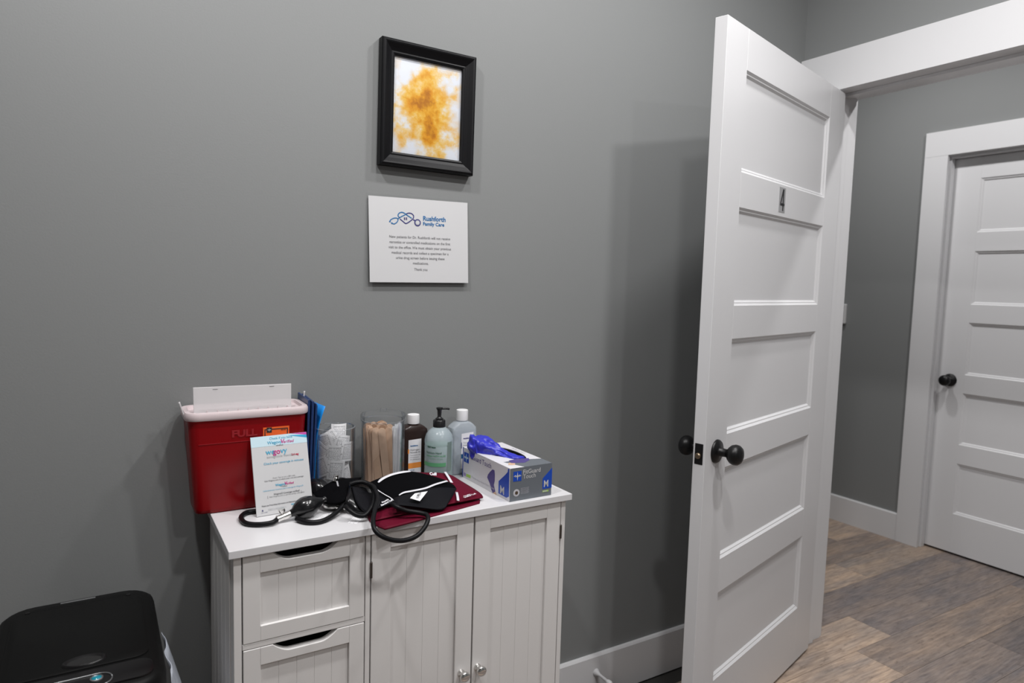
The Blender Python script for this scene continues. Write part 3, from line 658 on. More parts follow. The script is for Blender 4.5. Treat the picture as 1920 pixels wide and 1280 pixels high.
thc = math.atan2(C0.y-J1.y, C0.x-J1.x)
def packet(th, z, rho, rot, sw=.040, shh=.046):
    nx, nz = 6, 4; vs, uv = [], []; cr, sr = math.cos(rot), math.sin(rot)
    org = J1+Vector((0, 0, z))
    for j in range(nz+1):
        for i in range(nx+1):
            a, b = (i/nx-.5)*sw, (j/nz-.5)*shh; p, q = a*cr-b*sr, a*sr+b*cr; an = th+p/rho
            ro = rho+.0012*math.sin(PI*i/nx)*math.sin(PI*j/nz); vs.append((ro*math.cos(an), ro*math.sin(an), q)); uv.append((i/nx, j/nz))
    me = bpy.data.meshes.new('wipe_packet'); fs = [(j*(nx+1)+i, j*(nx+1)+i+1, (j+1)*(nx+1)+i+1, (j+1)*(nx+1)+i) for j in range(nz) for i in range(nx)]
    me.from_pydata(vs, [], fs); ul = me.uv_layers.new()
    for l in me.loops: ul.data[l.index].uv = uv[l.vertex_index]
    me.materials.append(M['packet_print']); o = bpy.data.objects.new('wipe_packet', me); col.objects.link(o); o.location = org
    k = o.modifiers.new('s', 'SOLIDIFY'); k.thickness = .0008
    tag(o, 'small white printed wipe packet inside the clear jar', 'packet', 'wipe packets in the jar')
random.seed(11)
def jpx(px, py):   # place against the inner wall: angle from the sideways offset, height from the row
    off = (px-628)/38.5; off = max(-.95, min(.95, off)); an = thc+math.asin(off); 
    return an, at_y(px, py, J1.y-.035*math.cos(math.asin(off))).z-CT
for k, (px, py, rho, rot) in enumerate([(641, 813, .030, .05), (606, 832, .040, -.35), (628, 852, .0425, .03), (630, 880, .0445, .10), (655, 843, .0435, .12), (600, 852, .0425, .5), (601, 876, .0440, -.4), (619, 826, .0375, -.6), (645, 832, .0385, .25), (612, 893, .0412, .2), (650, 890, .0400, -.3), (636, 900, .0350, .5), (612, 860, .0345, .9), (650, 865, .0330, -.8), (625, 875, .0300, .3)]):
    an, z = jpx(px, py); packet(an, max(z, .030), rho, -rot)
for k in range(12): packet(random.uniform(0, 6.28), random.uniform(.032, .10), random.uniform(.022, .031), random.uniform(-1, 1))

J2 = at_y(718, 840, -.088); J2 = Vector((J2.x, -.088, CT)); R2 = .0528; H2 = at_y(718, 798, -.088-R2).z-CT+.004
j2 = jar('depressor_jar', J2, R2, H2, 'lidded clear jar holding wooden tongue depressors and swabs', None)
l2 = lidmesh(R2, Matrix.Translation((0, 0, H2+.002))); l2.parent = j2
SL, SW = .150, .0178
def stick_mesh():
    out = []
    for z, s in ((0, 1), (SL, -1)):
        pass
    pts = [(SW/2*math.cos(a), SW/2+SW/2*math.sin(a)) for a in [PI+PI*k/8 for k in range(9)]]+[(SW/2*math.cos(a), SL-SW/2+SW/2*math.sin(a)) for a in [PI*k/8 for k in range(9)]]
    mb = MB().prism([(x, -.0008, z) for x, z in pts], (0, 1, 0), .0016); me = bpy.data.meshes.new('tongue_depressor'); me.from_pydata([tuple(v) for v in mb.v], [], mb.f); me.materials.append(M['wood_stick']); return me
stm = stick_mesh(); stv = [stm]
for q in ('stick_pale', 'stick_dark'): k = stm.copy(); k.materials.clear(); k.materials.append(M[q]); stv.append(k)
cdir = Vector((C0.x-J2.x, C0.y-J2.y, 0)).normalized(); sdir = Vector((-cdir.y, cdir.x, 0))      # towards viewer, sideways (to the right)
def place(me, name, b, t, face, label, cat, group):
    z = (t-b).normalized(); y = (face-z*face.dot(z)).normalized(); x = y.cross(z)
    o = bpy.data.objects.new(name, me); col.objects.link(o); o.matrix_world = Matrix(((x.x, y.x, z.x, b.x), (x.y, y.y, z.y, b.y), (x.z, y.z, z.z, b.z), (0, 0, 0, 1)))
    if label: tag(o, label, cat, group)
    return o
def inside(s, d, z): return J2+sdir*s+cdir*d+Vector((0, 0, z))
DEP = ('wooden tongue depressor standing in the lidded clear jar', 'tongue depressor', 'tongue depressors in the jar')
front = [(-.034, .022, -.039, .020), (-.0245, .031, -.031, .028), (-.006, .0385, -.026, .030), (.0125, .0365, -.004, .036), (.0165, .0325, .0125, .0335), (-.015, .034, -.018, .0345)]
for k, (s0, d0, s1, d1) in enumerate(front): place(stv[k % 2], 'tongue_depressor', inside(s0, d0, .0075), inside(s1, d1, .0065+SL*.995), cdir+sdir*(s0*-8), *DEP)
random.seed(21)
for k in range(20):
    s = -.036+.052*((k*.618) % 1); d = .018-.0027*k; d = max(d, -math.sqrt(max(0, .040**2-s*s))+.002)
    s1 = max(-.04, min(.016, s+random.uniform(-.010, .006))); place(stv[(0, 2, 1, 2)[k % 4]], 'tongue_depressor', inside(s, d, .0075+random.uniform(0, .004)), inside(s1, d+random.uniform(-.002, .002), .0065+SL*random.uniform(.97, 1.01)), cdir+sdir*random.uniform(-.5, .5), *DEP)
# wrapped swabs on the right of the jar
def swab():
    mb = MB().lathe([(.001, 0), (.0035, .004), (.0035, .018), (.0013, .022), (.0013, .145), (.001, .147)], 10); me = bpy.data.meshes.new('cotton_swab'); me.from_pydata([tuple(v) for v in mb.v], [], mb.f); me.materials.append(M['swab_white']); return me
swm = swab(); wr = MB().loft([[(-.0042, -.0012, 0), (.0042, -.0012, 0), (.0042, .0012, 0), (-.0042, .0012, 0)], [(-.0042, -.0012, .150), (.0042, -.0012, .150), (.0042, .0012, .150), (-.0042, .0012, .150)]])
wrm = bpy.data.meshes.new('wrapper'); wrm.from_pydata([tuple(v) for v in wr.v], [], wr.f); wrm.materials.append(M['swab_wrap'])
for k in range(9):
    s = .024+.0065*(k % 3); d = .030-.008*(k//3)-.005*(k % 3); b = inside(s, d, .006+.004*((k*7) % 3)); t = inside(s+.0045-.003*(k % 2), d-.001, .155+.004*((k*5) % 4))
    o = place(swm, 'cotton_swab', b, t, cdir+sdir*.3, 'wrapped white cotton swab at the right side of the lidded jar', 'swab', 'wrapped swabs in the jar')
    w2 = bpy.data.objects.new('wrapper', wrm); col.objects.link(w2); w2.parent = o

# ================================================================ bottles
def cap_ribbed(r, z0, z1, parent, m='cap_white', n=40):
    loops = []
    for rr_, z, rib in ((r*.97, z0, 0), (r, z0+.001, 1), (r, z1-.003, 1), (r*.96, z1-.0008, 0), (r*.80, z1, 0)):
        loops.append([Vector(((rr_-(.0006*(j % 2) if rib else 0))*math.cos(PI*j/n), (rr_-(.0006*(j % 2) if rib else 0))*math.sin(PI*j/n), z)) for j in range(2*n)])
    return MB().loft(loops).build('cap', m, parent, smooth=True, angle=50)
def ring_r(r, z, n=24): return [Vector((r*math.cos(2*PI*(j+.5)/n), r*math.sin(2*PI*(j+.5)/n), z)) for j in range(n)]
def rect_bottle(name, label, px, y, hw, hd, z_sh, z_nk, z_cap, capr, shell, yaw):
    p = at_y(px, 850, y); o = empty(name, (p.x, y, CT), yaw); tag(o, label, 'bottle')
    def q(w, d, r, z):
        return rrect(w, d, r, z, 0, 0, 5)
    b = MB().loft([q(2*hw-.006, 2*hd-.006, .006, .0006), q(2*hw, 2*hd, .009, .004), q(2*hw, 2*hd, .009, z_sh-.006), q(2*hw-.002, 2*hd-.002, .009, z_sh), q(2*hw*.78, 2*hd*.92, .011, z_sh+(z_nk-z_sh)*.42), q(2*hw*.60, 2*hd*.84, .012, z_sh+(z_nk-z_sh)*.70), q(2*capr*.95, 2*capr*.95, capr*.95-.0001, z_nk-.003), q(2*capr*.86, 2*capr*.86, capr*.86-.0001, z_nk+.004)]).build('bottle_body', shell, o, smooth=True, angle=24)
    return o, b
def zat(px, py, y): return at_y(px, py, y).z-CT
Y = -.052
bt, bb_ = rect_bottle('peroxide_bottle', 'dark brown plastic bottle with white cap and orange-banded label', 774, Y, .0350, .0200, zat(777, 806, Y-.02), zat(773, 793, Y), 0, .0155, 'brown_bottle', -.06)
cap_ribbed(.0158, zat(773, 793, Y), zat(773, 776, Y), bt)
lf_ = Face((-.0035, -.0200, 0), (1, 0, 0), (0, 0, 1))
def zb(py, y=Y-.02): return zat(780, py, y)
lw = .0158
lab = patch(lf_, [(-lw, zb(902)), (lw+.003, zb(902)), (lw+.003, zb(822.5)), (-lw, zb(824))], 'label_white', bb_, 'label', .0006, .0004)
patch(lf_, [(-lw, zb(877)), (lw+.003, zb(876)), (lw+.003, zb(866)), (-lw, zb(867))], 'label_orange', lab, 'label_band', .0009)
patch(lf_, [(-lw-.0015, zb(849)), (-lw+.002, zb(849)), (-lw+.002, zb(841)), (-lw-.0015, zb(841))], 'label_orange', lab, 'label_mark', .0009)
write(lf_, [('McKESSON', -.011, zb(836), .0042, .0002, 'LEFT'), ('41 FL OZ', -.011, zb(881), .003, .0001, 'LEFT')], 'ink_blue', lab, e=.001)
write(lf_, [('Hydrogen', -.011, zb(844), .0066, .00005, 'LEFT', .95), ('Peroxide 3%', -.011, zb(848.5), .0060, .00005, 'LEFT', .88), ('Topical solution USP', -.011, zb(853), .0032, 0, 'LEFT'), ('First aid antiseptic', -.011, zb(857), .0032, 0, 'LEFT'), ('Oral debriding agent', -.011, zb(861), .0032, 0, 'LEFT')], 'ink_grey', lab, e=.001)

# pump bottle of hand soap
Y = -.105; p = at_y(822.5, 850, Y); sp_ = empty('soap_pump_bottle', (p.x, Y, CT)); tag(sp_, 'round translucent green soap bottle with black pump', 'bottle')
R = .0365; zs = zat(822, 800, Y); zk = zs+.002
prof = [(R-.004, .0006), (R, .004), (R, zs-.046), (R-.0006, zs-.044), (R+.0004, zs-.041), (R, zs-.030), (R-.004, zs-.017), (R-.012, zs-.007), (.0165, zs-.001), (.0145, zs), (.0145, zs+.004)]
ss = MB().lathe(prof, 48).build('bottle_body', 'soap_shell', sp_, smooth=True, angle=50)
zl = zat(822, 838, Y-R)
MB().lathe([(R-.006, .003), (R-.0015, .006), (R-.0015, zl), (.001, zl)], 40).build('soap', 'soap_liquid', sp_, smooth=True, angle=50)
zc0, zc1 = zs, zat(822, 786, Y)
def ribs(r, z0, z1, par, name): 
    n = 26; ls = [[Vector(((q-.0007*(j % 2))*math.cos(PI*j/n), (q-.0007*(j % 2))*math.sin(PI*j/n), z)) for j in range(2*n)] for q, z in ((r, z0), (r, z1-.002), (r*.9, z1))]; return MB().loft(ls).build(name, 'black_plastic', par, smooth=True, angle=40)
ribs(.0158, zc0+.001, zc1-.001, sp_, 'collar')
zt_ = zat(826, 763, Y)
pu = MB().lathe([(.0105, zc1-.002), (.0100, zc1+.003), (.0062, zc1+.005), (.0048, zc1+.008), (.0058, zt_-.008), (.0085, zt_-.003), (.0080, zt_-.001), (.004, zt_)], 24).build('pump_head', 'black_plastic', sp_, smooth=True, angle=45)
MB().tube([(-.004, 0, zt_-.004), (.010, -.002, zt_-.0035), (.021, -.004, zt_-.0045), (.0255, -.005, zt_-.0065)], lambda t: .0036-.0012*t, 10, 4).build('spout', 'black_plastic', pu, smooth=True)
ac = math.atan2(C0.y-Y, C0.x-p.x)
def wrapcyl(rad, a0): return lambda x, y: Vector((rad*math.cos(a0+x/rad), rad*math.sin(a0+x/rad), y))
def zs_(py): return zat(822, py, Y-R)
wc = wrapcyl(R+.0005, ac)
def cylpatch(x0, x1, z0, z1, m, name, rad=R+.0004):
    n = 12; w_ = wrapcyl(rad, ac); vs = [w_(x0+(x1-x0)*i/n, z) for z in (z0, z1) for i in range(n+1)]; return MB().add(vs, [(i, i+1, n+2+i, n+1+i) for i in range(n)]).build(name, m, ss, smooth=True)
cylpatch(-.05, .0195, zs_(876), zs_(869), 'ink_green', 'label_band')
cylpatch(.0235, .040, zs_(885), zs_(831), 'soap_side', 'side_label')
write(None, [('McKesson', -.008, zs_(841), .0058, .0003, 'RIGHT'), ('Premium Hand', .0075, zs_(852), .0072, .0001, 'RIGHT')], 'ink_dkgreen', ss, warp=wc)
write(None, [('Sanitizer WITH ALOE', .0185, zs_(857.5), .0060, .0001, 'RIGHT'), ('kills 99.99% of common germs', .012, zs_(862), .0030, 0, 'RIGHT')], 'ink_green', ss, warp=wc)

Y = -.058
al, ab = rect_bottle('alcohol_bottle', 'clear rectangular bottle with white cap and white-blue label behind the glove box', 865, Y, .0360, .0220, zat(864, 803, Y-.02), zat(864, 787, Y), 0, .0155, 'alc_shell', -.04)
MB().loft([rrect(.066, .038, .008, .004), rrect(.068, .040, .008, .008), rrect(.068, .040, .008, zat(864, 808, Y-.02))]).build('liquid', 'alc_liquid', al, smooth=True, angle=40)
cap_ribbed(.0158, zat(864, 787, Y), zat(864, 767.5, Y), al)
af = Face((.002, -.0220, 0), (1, 0, 0), (0, 0, 1))
def za(py): return zat(868, py, Y-.022)
la = patch(af, [(-.0130, za(878)), (.022, za(878)), (.022, za(811)), (-.0130, za(813))], 'label_white', ab, 'label', .0006, .0004)
patch(af, [(-.0130, za(859)), (-.002, za(859)), (-.002, za(851)), (-.0130, za(851))], 'ink_blue', la, 'label_mark', .0009)
patch(af, [(-.0136, za(840)), (-.0118, za(840)), (-.0118, za(829)), (-.0136, za(829))], 'ink_navy', la, 'label_mark', .0009)
write(af, [('McKESSON', -.0075, za(823), .0044, .0002, 'LEFT')], 'ink_navy', la, e=.001); write(af, [('Isopropyl', -.0075, za(831), .0056, 0, 'LEFT'), ('Rubbing', -.0075, za(836), .0056, 0, 'LEFT'), ('Alcohol 70%', -.0075, za(841), .0056, 0, 'LEFT', .9), ('16 FL OZ', -.0075, za(866), .003, 0, 'LEFT')], 'ink_lgrey', la, e=.001)

# ================================================================ glove box
pF = at_z(955.2, 941.1, CT); BW, BL, BH = .1198, .2369, .0800
gb = empty('glove_box', pF, .012); gb.location.z = CT+.0003; tag(gb, 'grey and white cardboard glove box with blue corners and size letter', 'glove box')
mb = MB(); N_ = 40
hole = []; outer = []
hc, ha, hb = (.072, .128), .030, .074
for k in range(N_):
    a = 2*PI*k/N_; c, s = math.cos(a), math.sin(a); hole.append((hc[0]+ha*c, hc[1]+hb*s))
    dx_, dy_ = c*ha, s*hb; sc_ = min(((BW-hc[0]) if dx_ > 0 else hc[0])/max(abs(dx_), 1e-9), ((BL-hc[1]) if dy_ > 0 else hc[1])/max(abs(dy_), 1e-9)); outer.append((hc[0]+dx_*sc_, hc[1]+dy_*sc_))
def corner(pts):     # make sure the four corners are in the outer ring
    for cx, cy in ((0, 0), (BW, 0), (0, BL), (BW, BL)):
        i = min(range(N_), key=lambda j: (pts[j][0]-cx)**2+(pts[j][1]-cy)**2); pts[i] = (cx, cy)
corner(outer)
mb.loft([[(x, y, 0) for x, y in outer], [(x, y, BH) for x, y in outer], [(x, y, BH) for x, y in hole], [(x, y, BH-.0015) for x, y in hole]], True, False)
box = mb.build('carton', 'box_white', gb)
MB().loft([[(x, y, BH-.0015) for x, y in hole], [(hc[0]+(x-hc[0])*1.05, y, BH-.03) for x, y in hole]], False, True).build('dispensing_slot', 'dark', gb)
# printed faces: front (short end), left (long side), top
gf = Face((0, 0, 0), (1, 0, 0), (0, 0, 1)); gl = Face((0, BL, 0), (0, -1, 0), (0, 0, 1)); gt = Face((0, 0, BH), (1, 0, 0), (0, 1, 0))
e0 = patch(gf, [(0, 0), (BW, 0), (BW, BH), (0, BH)], 'box_grey', box, 'end_panel', .0003)
def G(px, py): # enlarged end view: corners (875,1195),(1585,1075),(1585,520),(875,640)
    x = (px-875)/710; yb = 1195-120*x; yt = 640-125*x; return x*BW, (yb-py)/(yb-yt)*BH
def GP(*pts): return [G(*p) for p in pts]
patch(gf, GP((925, 855), (1062, 835), (1062, 665), (925, 690)), 'box_blue', e0, 'emblem', .0006); cx, cy = G(995, 760); star(gf, cx, cy, .0105, 'paper', e0, .0009)
patch(gf, GP((1428, 975), (1590, 945), (1590, 595), (1428, 790)), 'box_blue', e0, 'size_corner', .0006)
x, y = G(1440, 940); write(gf, [('M', x+.0005, y, .024, .0002, 'LEFT', .82)], 'paper', e0, e=.0009)
x, y = G(1085, 722); x2, y2 = G(1088, 802); write(gf, [('FitGuard', x, y, .0150, .00012, 'LEFT', .95), ('Touch', x2, y2, .0150, 0, 'LEFT', .95)], 'paper', e0, e=.0006)
patch(gf, GP((1430, 1030), (1535, 1012), (1535, 985), (1430, 1000)), 'box_green', e0, 'green_tab', .0006)
x, y = G(1436, 1022); write(gf, [('NITRILE', x, y, .0035, .0002, 'LEFT')], 'paper', e0, e=.0009)
cx, cy = G(985, 1040)
for r, m, e in ((.0088, 'paper', .0006), (.0072, 'box_lgrey', .0009), (.0042, 'bronze', .0012)): patch(gf, [(cx+r*math.cos(k*PI/10), cy+r*math.sin(k*PI/10)) for k in range(20)], m, e0, 'seal', e)
x, y = G(1055, 970); write(gf, [('Powder-free nitrile exam gloves', x, y-.0026*k, .0030, 0, 'LEFT', .62) if k % 2 == 0 else ('Textured, non-sterile, single use', x, y-.0026*k, .0030, 0, 'LEFT', .58) for k in range(6)], 'box_lgrey', e0, e=.0006)
def S(px, py): # enlarged side view: corners back (80,770)..(95,270), front (875,1195)..(840,635)
    t = (px-85)/(872-85); yb = 770+425*t; yt = 265+370*t; return t*BL, (yb-py)/(yb-yt)*BH
def SP(*pts): return [S(*p) for p in pts]
patch(gl, [(0, 0), (.0035, 0), (.0035, BH), (0, BH)], 'box_blue', box, 'blue_edge', .0003)
em = patch(gl, SP((108, 512), (197, 555), (197, 385), (108, 345)), 'box_blue', box, 'emblem', .0003); x, y = S(152, 455); star(gl, x, y, .012, 'band_sky', em, .0006)
patch(gl, SP((702, 1055), (825, 1125), (862, 1105), (858, 635), (838, 640), (835, 690), (800, 740), (702, 850)), 'box_blue', box, 'size_corner', .0003)
x, y = S(722, 1045); write(gl, [('M', x+.001, y, .028, .0003, 'LEFT', 1.0)], 'paper', box, e=.0007)
x, y = S(225, 470); x2, y2 = S(408, 560); write(gl, [('FitGuard', x-.006, y, .0190, .0001, 'LEFT', .92), ('Touch', x2+.006, y2, .0190, 0, 'LEFT', .95)], 'box_purple', box, e=.0004)
patch(gl, SP((600, 655), (632, 670), (640, 740), (640, 850), (628, 920), (655, 1030), (615, 1055), (590, 1000), (565, 900), (518, 790), (530, 745), (560, 700)), 'box_purple', box, 'printed_hand', .0003)
patch(gl, SP((615, 1055), (655, 1030), (680, 1085), (640, 1070)), 'wood_stick', box, 'printed_wrist', .0003)
patch(gl, SP((155, 775), (235, 808), (235, 755), (155, 725)), 'box_green', box, 'green_tab', .0003); patch(gl, SP((108, 752), (150, 772), (150, 720), (108, 695)), 'box_lilac', box, 'lilac_tab', .0003)
x, y = S(255, 800); write(gl, [('Powder-Free Nitrile Exam Gloves', x, y, .0085, 0, 'LEFT', .98)], 'box_lgrey', box, e=.0004)
t0 = patch(gt, [(BW*.33, 0), (BW, 0), (BW, .045), (BW*.55, .060), (.016, .058)], 'box_grey', box, 'top_panel', .0003)
patch(gt, [(.028, .040), (.060, .030), (.085, .046), (.092, .062), (.060, .068), (.035, .064)], 'box_purple', t0, 'printed_hand', .0006)
patch(gt, [(.012, .030), (.028, .024), (.036, .036), (.024, .046)], 'wood_stick', box, 'printed_wrist', .0005)
patch(gt, [(BW-.055, BL-.032), (BW-.030, BL-.032), (BW-.030, BL-.012), (BW-.055, BL-.012)], 'box_blue', box, 'emblem', .0003)
write(Face((0, 0, BH), (0, -1, 0), (1, 0, 0)), [('FitGuard Touch', -BL+.07, BW-.013, .0095, .0001, 'LEFT')], 'box_lgrey', box, e=.0004)
# the glove pulled out of the slot
gz = CT+BH
path = [(at_z(887, 838, gz+.008), .0200, .0270), (at_z(892, 837.5, gz+.010), .0270, .0300), (at_z(902, 836.5, gz+.013), .0265, .0270), (at_z(914, 838, gz+.014), .0230, .0225), (at_z(927, 842.5, gz+.011), .0200, .0180), (at_z(940, 848.5, gz+.006), .0150, .0115), (at_z(954, 854.5, gz+.002), .0115, .0074), (at_z(968, 858.5, gz+.000), .0115, .0070), (at_z(980, 859, gz-.004), .009, .006)]
g0 = Vector(path[2][0]); glv = empty('nitrile_glove', (g0.x, g0.y, gz)); tag(glv, 'crumpled blue nitrile glove pulled from the glove box slot', 'glove')
P = spline([q[0] for q in path], 6); nP = len(P); loops = []
for i, q in enumerate(P):
    t = i/(nP-1)*(len(path)-1); k = min(int(t), len(path)-2); f_ = t-k; ra = path[k][1]*(1-f_)+path[k+1][1]*f_; rb_ = path[k][2]*(1-f_)+path[k+1][2]*f_
    tg = (P[min(i+1, nP-1)]-P[max(i-1, 0)]).normalized(); sd = tg.cross(Vector((0, 0, 1))).normalized(); uz = sd.cross(tg); lp = []
    for j in range(36):
        a = 2*PI*j/36; nz_ = noise.noise(Vector((math.cos(a)*1.6, math.sin(a)*1.6, i*.13)))+.5*noise.noise(Vector((math.cos(a)*4, math.sin(a)*4, i*.3)))
        s_ = 1+.30*nz_+.07*math.sin(5*a+i*.25)+.13*noise.noise(Vector((math.cos(a)*2.2, math.sin(a)*2.2+5, i*.42))); lp.append(q+sd*ra*math.cos(a)*s_+uz*rb_*math.sin(a)*s_-glv.location)
    loops.append(lp)
c0 = sum(loops[0], Vector())/36; out_ = (c0-sum(loops[3], Vector())/36).normalized(); end = []
for k, (sc_, of) in enumerate(((.30, .0105), (.62, .0092), (.84, .0062), (.95, .0028))):     # gathered end of the glove
    end.append([c0+(p-c0)*sc_*(1+.10*math.sin(7*j*2*PI/36+k))+out_*of*(1+.25*math.sin(3*j*2*PI/36)) for j, p in enumerate(loops[0])])
MB().loft(end+loops, True, True).build('glove_skin', 'glove_blue', glv, smooth=True, sub=1)

# ================================================================ blood pressure cuffs
def grid_patch(name, rows, m, parent, th, sub=2, lift=0):
    nx = len(rows[0]); vs = [Vector(p)-parent.location for r in rows for p in r]
    fs = [(j*nx+i, j*nx+i+1, (j+1)*nx+i+1, (j+1)*nx+i) for j in range(len(rows)-1) for i in range(nx-1)]
    o = MB().add(vs, fs).build(name, m, parent, smooth=True)
    k = o.modifiers.new('sub', 'SUBSURF'); k.levels = k.render_levels = sub; k.boundary_smooth = 'PRESERVE_CORNERS'
    k = o.modifiers.new('s', 'SOLIDIFY'); k.thickness = th; k.offset = -1; return o
A = at_z
def Z(u, v, h): return at_z(u, v, CT+h)
def YY(u, v, y): return at_y(u, v, y)
# burgundy cuff: folded in two, lying flat, edge over the counter front
bu = empty('burgundy_cuff', Vector((.64, -.25, CT+.0005))); tag(bu, 'burgundy fabric blood pressure cuff folded flat under the black cuff', 'cuff')
low = [[Z(700, 940, .004), Z(760, 925, .004), Z(830, 905, .003), Z(862, 908, .003)],
       [Z(684, 968, .004), Z(750, 950, .004), Z(830, 930, .003), Z(897, 930, .003)],
       [Z(700, 982, .004), Z(765, 968, .004), Z(840, 947, .003), Z(901, 938, .003)],
       [Z(722, 990, .003), Z(785, 974, .003), Z(852, 955, .003), Z(899, 942, .003)]]
grid_patch('lower_fold', low, 'burgundy', bu, .004)
upr = [[YY(755, 882, -.158), YY(790, 886, -.158), YY(815, 885, -.156), YY(838, 887, -.152), YY(850, 892, -.152)],
       [YY(745, 905, -.20), YY(790, 905, -.20), YY(820, 900, -.195), YY(845, 897, -.185), YY(866, 902, -.185)],
       [YY(720, 945, -.26), YY(780, 930, -.26), YY(830, 920, -.255), YY(865, 912, -.25), YY(893, 918, -.245)],
       [Z(690, 966, .010), Z(770, 950, .014), Z(835, 938, .014), Z(880, 931, .015), Z(904, 926, .014)],
       [Z(700, 975, .008), Z(780, 957, .010), Z(840, 944, .012), Z(882, 936, .012), Z(906, 932, .009)]]
uo = grid_patch('upper_fold', upr, 'burgundy', bu, .003)
def on_rows(rows):
    def f(s, t, lift=.003):
        nj, ni = len(rows)-1, len(rows[0])-1; y = min(t*nj, nj-1e-6); x = min(s*ni, ni-1e-6); j, i = int(y), int(x); fy, fx = y-j, x-i
        p = rows[j][i]*(1-fx)*(1-fy)+rows[j][i+1]*fx*(1-fy)+rows[j+1][i]*(1-fx)*fy+rows[j+1][i+1]*fx*fy; return p+Vector((0, -.3, .95)).normalized()*lift
    return f
def strip(pts, wd, m, parent, name, th=.0006, upv=Vector((0, -.35, .94))):
    P = spline(pts, 5); Ls, Rs = [], []
    for i, p in enumerate(P):
        t = (P[min(i+1, len(P)-1)]-P[max(i-1, 0)]).normalized(); s = t.cross(upv).normalized(); k = wd(i/(len(P)-1)) if callable(wd) else wd; Ls.append(p+s*k/2-parent.location); Rs.append(p-s*k/2-parent.location)
    n = len(P); o = MB().add(Ls+Rs, [(i, i+1, n+i+1, n+i) for i in range(n-1)]).build(name, m, parent, smooth=True); k = o.modifiers.new('s', 'SOLIDIFY'); k.thickness = th; return o
strip([YY(834.5, 884, -.162), YY(841, 894, -.190), YY(848, 906, -.215)], .0065, 'piping', bu, 'white_tape')
strip([Z(856, 922, .022), Z(858, 930, .021), Z(859, 938, .019)], .0060, 'piping', bu, 'white_tape')
def decal(txts, o, ux, uy, m, parent):
    f = Face(o-parent.location, ux, uy); f.v = (Vector(uy)-f.u*Vector(uy).dot(f.u)).normalized(); f.n = f.u.cross(f.v); return write(f, txts, m, parent, e=.0012)
o_ = Z(871, 934, .0185); ux = Z(897, 925, .0185)-o_; uy = Z(872, 926, .0195)-Z(871, 933, .0185)
decal([('Reusable', .007, .0065, .0062, .0002, 'LEFT'), ('Smaller Cuff', .001, .000, .0082, .0003, 'LEFT')], o_, ux, uy, 'piping', bu)
o_ = YY(803, 890.5, -.172); ux = YY(822, 891.5, -.172)-o_; decal([('Cuff', .004, 0, .011, .0006, 'LEFT')], o_, ux, Vector((0, .75, .66)), 'piping', bu)

# black cuff on top
bc = empty('black_cuff', Vector((.62, -.24, CT+.02))); tag(bc, 'black fabric blood pressure cuff with white edge lines and size tag', 'cuff')
top = [[YY(692, 904, -.185), YY(718, 893, -.182), YY(743, 884, -.178), YY(770, 882, -.175), YY(802, 889, -.185), YY(837, 900, -.205)],
       [YY(704, 914, -.215), YY(728, 903, -.212), YY(752, 895, -.208), YY(780, 894, -.206), YY(812, 898, -.214), YY(845, 905, -.228)],
       [YY(720, 925, -.250), YY(742, 915, -.246), YY(765, 908, -.243), YY(790, 906, -.240), YY(820, 905, -.240), YY(852, 909, -.246)],
       [YY(738, 937, -.280), YY(752, 929, -.275), YY(772, 923, -.272), YY(795, 917, -.268), YY(825, 911, -.262), YY(856, 916, -.262)]]
to = grid_patch('top_panel', top, 'black_fabric', bc, .004)
flap = [[YY(738, 936, -.286), YY(770, 925, -.280), YY(800, 917, -.276), YY(830, 914, -.272), YY(855, 917, -.268)],
        [YY(739, 942, -.305), YY(772, 936, -.300), YY(802, 931, -.296), YY(830, 928, -.292), YY(852, 925, -.288)],
        [YY(740, 946, -.322), YY(775, 947, -.320), YY(802, 946, -.318), YY(825, 944, -.316), YY(844, 937, -.310)],
        [YY(742, 947, -.330), YY(778, 951, -.330), YY(805, 955, -.332), YY(828, 958, -.334), YY(836, 951, -.328)]]
fo = grid_patch('lower_flap', flap, 'black_nylon', bc, .003)
lft = [[YY(660, 908, -.215), YY(676, 905, -.205), YY(692, 905, -.190)],
       [YY(664, 930, -.245), YY(690, 925, -.235), YY(712, 921, -.225)],
       [YY(672, 950, -.275), YY(698, 943, -.270), YY(724, 932, -.258)],
       [YY(690, 962, -.300), YY(712, 950, -.296), YY(740, 940, -.285)]]
lo_ = grid_patch('side_panel', lft, 'black_nylon', bc, .003)
strip([YY(709, 904, -.203), YY(718, 896.5, -.196), YY(735, 889, -.190), YY(755, 884.5, -.187), YY(770, 883, -.182)], lambda t: .0025+.0045*min(1, 5*t*(1-t)+.25), 'piping', bc, 'edge_line')
strip([YY(748, 928, -.278), YY(757, 923, -.276), YY(772, 920, -.273), YY(788, 917, -.270), YY(800, 914, -.266), YY(815, 908, -.258), YY(828, 904, -.250), YY(839, 901, -.240)], lambda t: .0022+.0032*min(1, 4*t+.2), 'piping', bc, 'edge_line')
strip([YY(691, 904, -.193), YY(699, 910, -.207), YY(708, 918, -.228), YY(722, 927, -.258), YY(731, 932, -.272), YY(740, 939, -.292)], .0024, 'piping', bc, 'side_piping')
tg_ = [YY(768, 935.5, -.316), YY(786.5, 941, -.322), YY(801, 922.5, -.302), YY(777, 926.5, -.302)]
tgo = MB().prism([q-bc.location+Vector((0, -.0018, .0024)) for q in tg_], Vector((0, -.6, .8)), .0008).build('size_tag', 'label_white', bc)
o_ = tg_[0]+(tg_[2]-tg_[0])*.05; decal([('MEV4', 0, 0, .0082, .0001, 'LEFT', .80)], tg_[0]*.35+tg_[1]*.65+(tg_[3]-tg_[0])*.25+Vector((0, -.006, .008)), tg_[3]-tg_[0], tg_[0]-tg_[1], 'ink_black', bc)
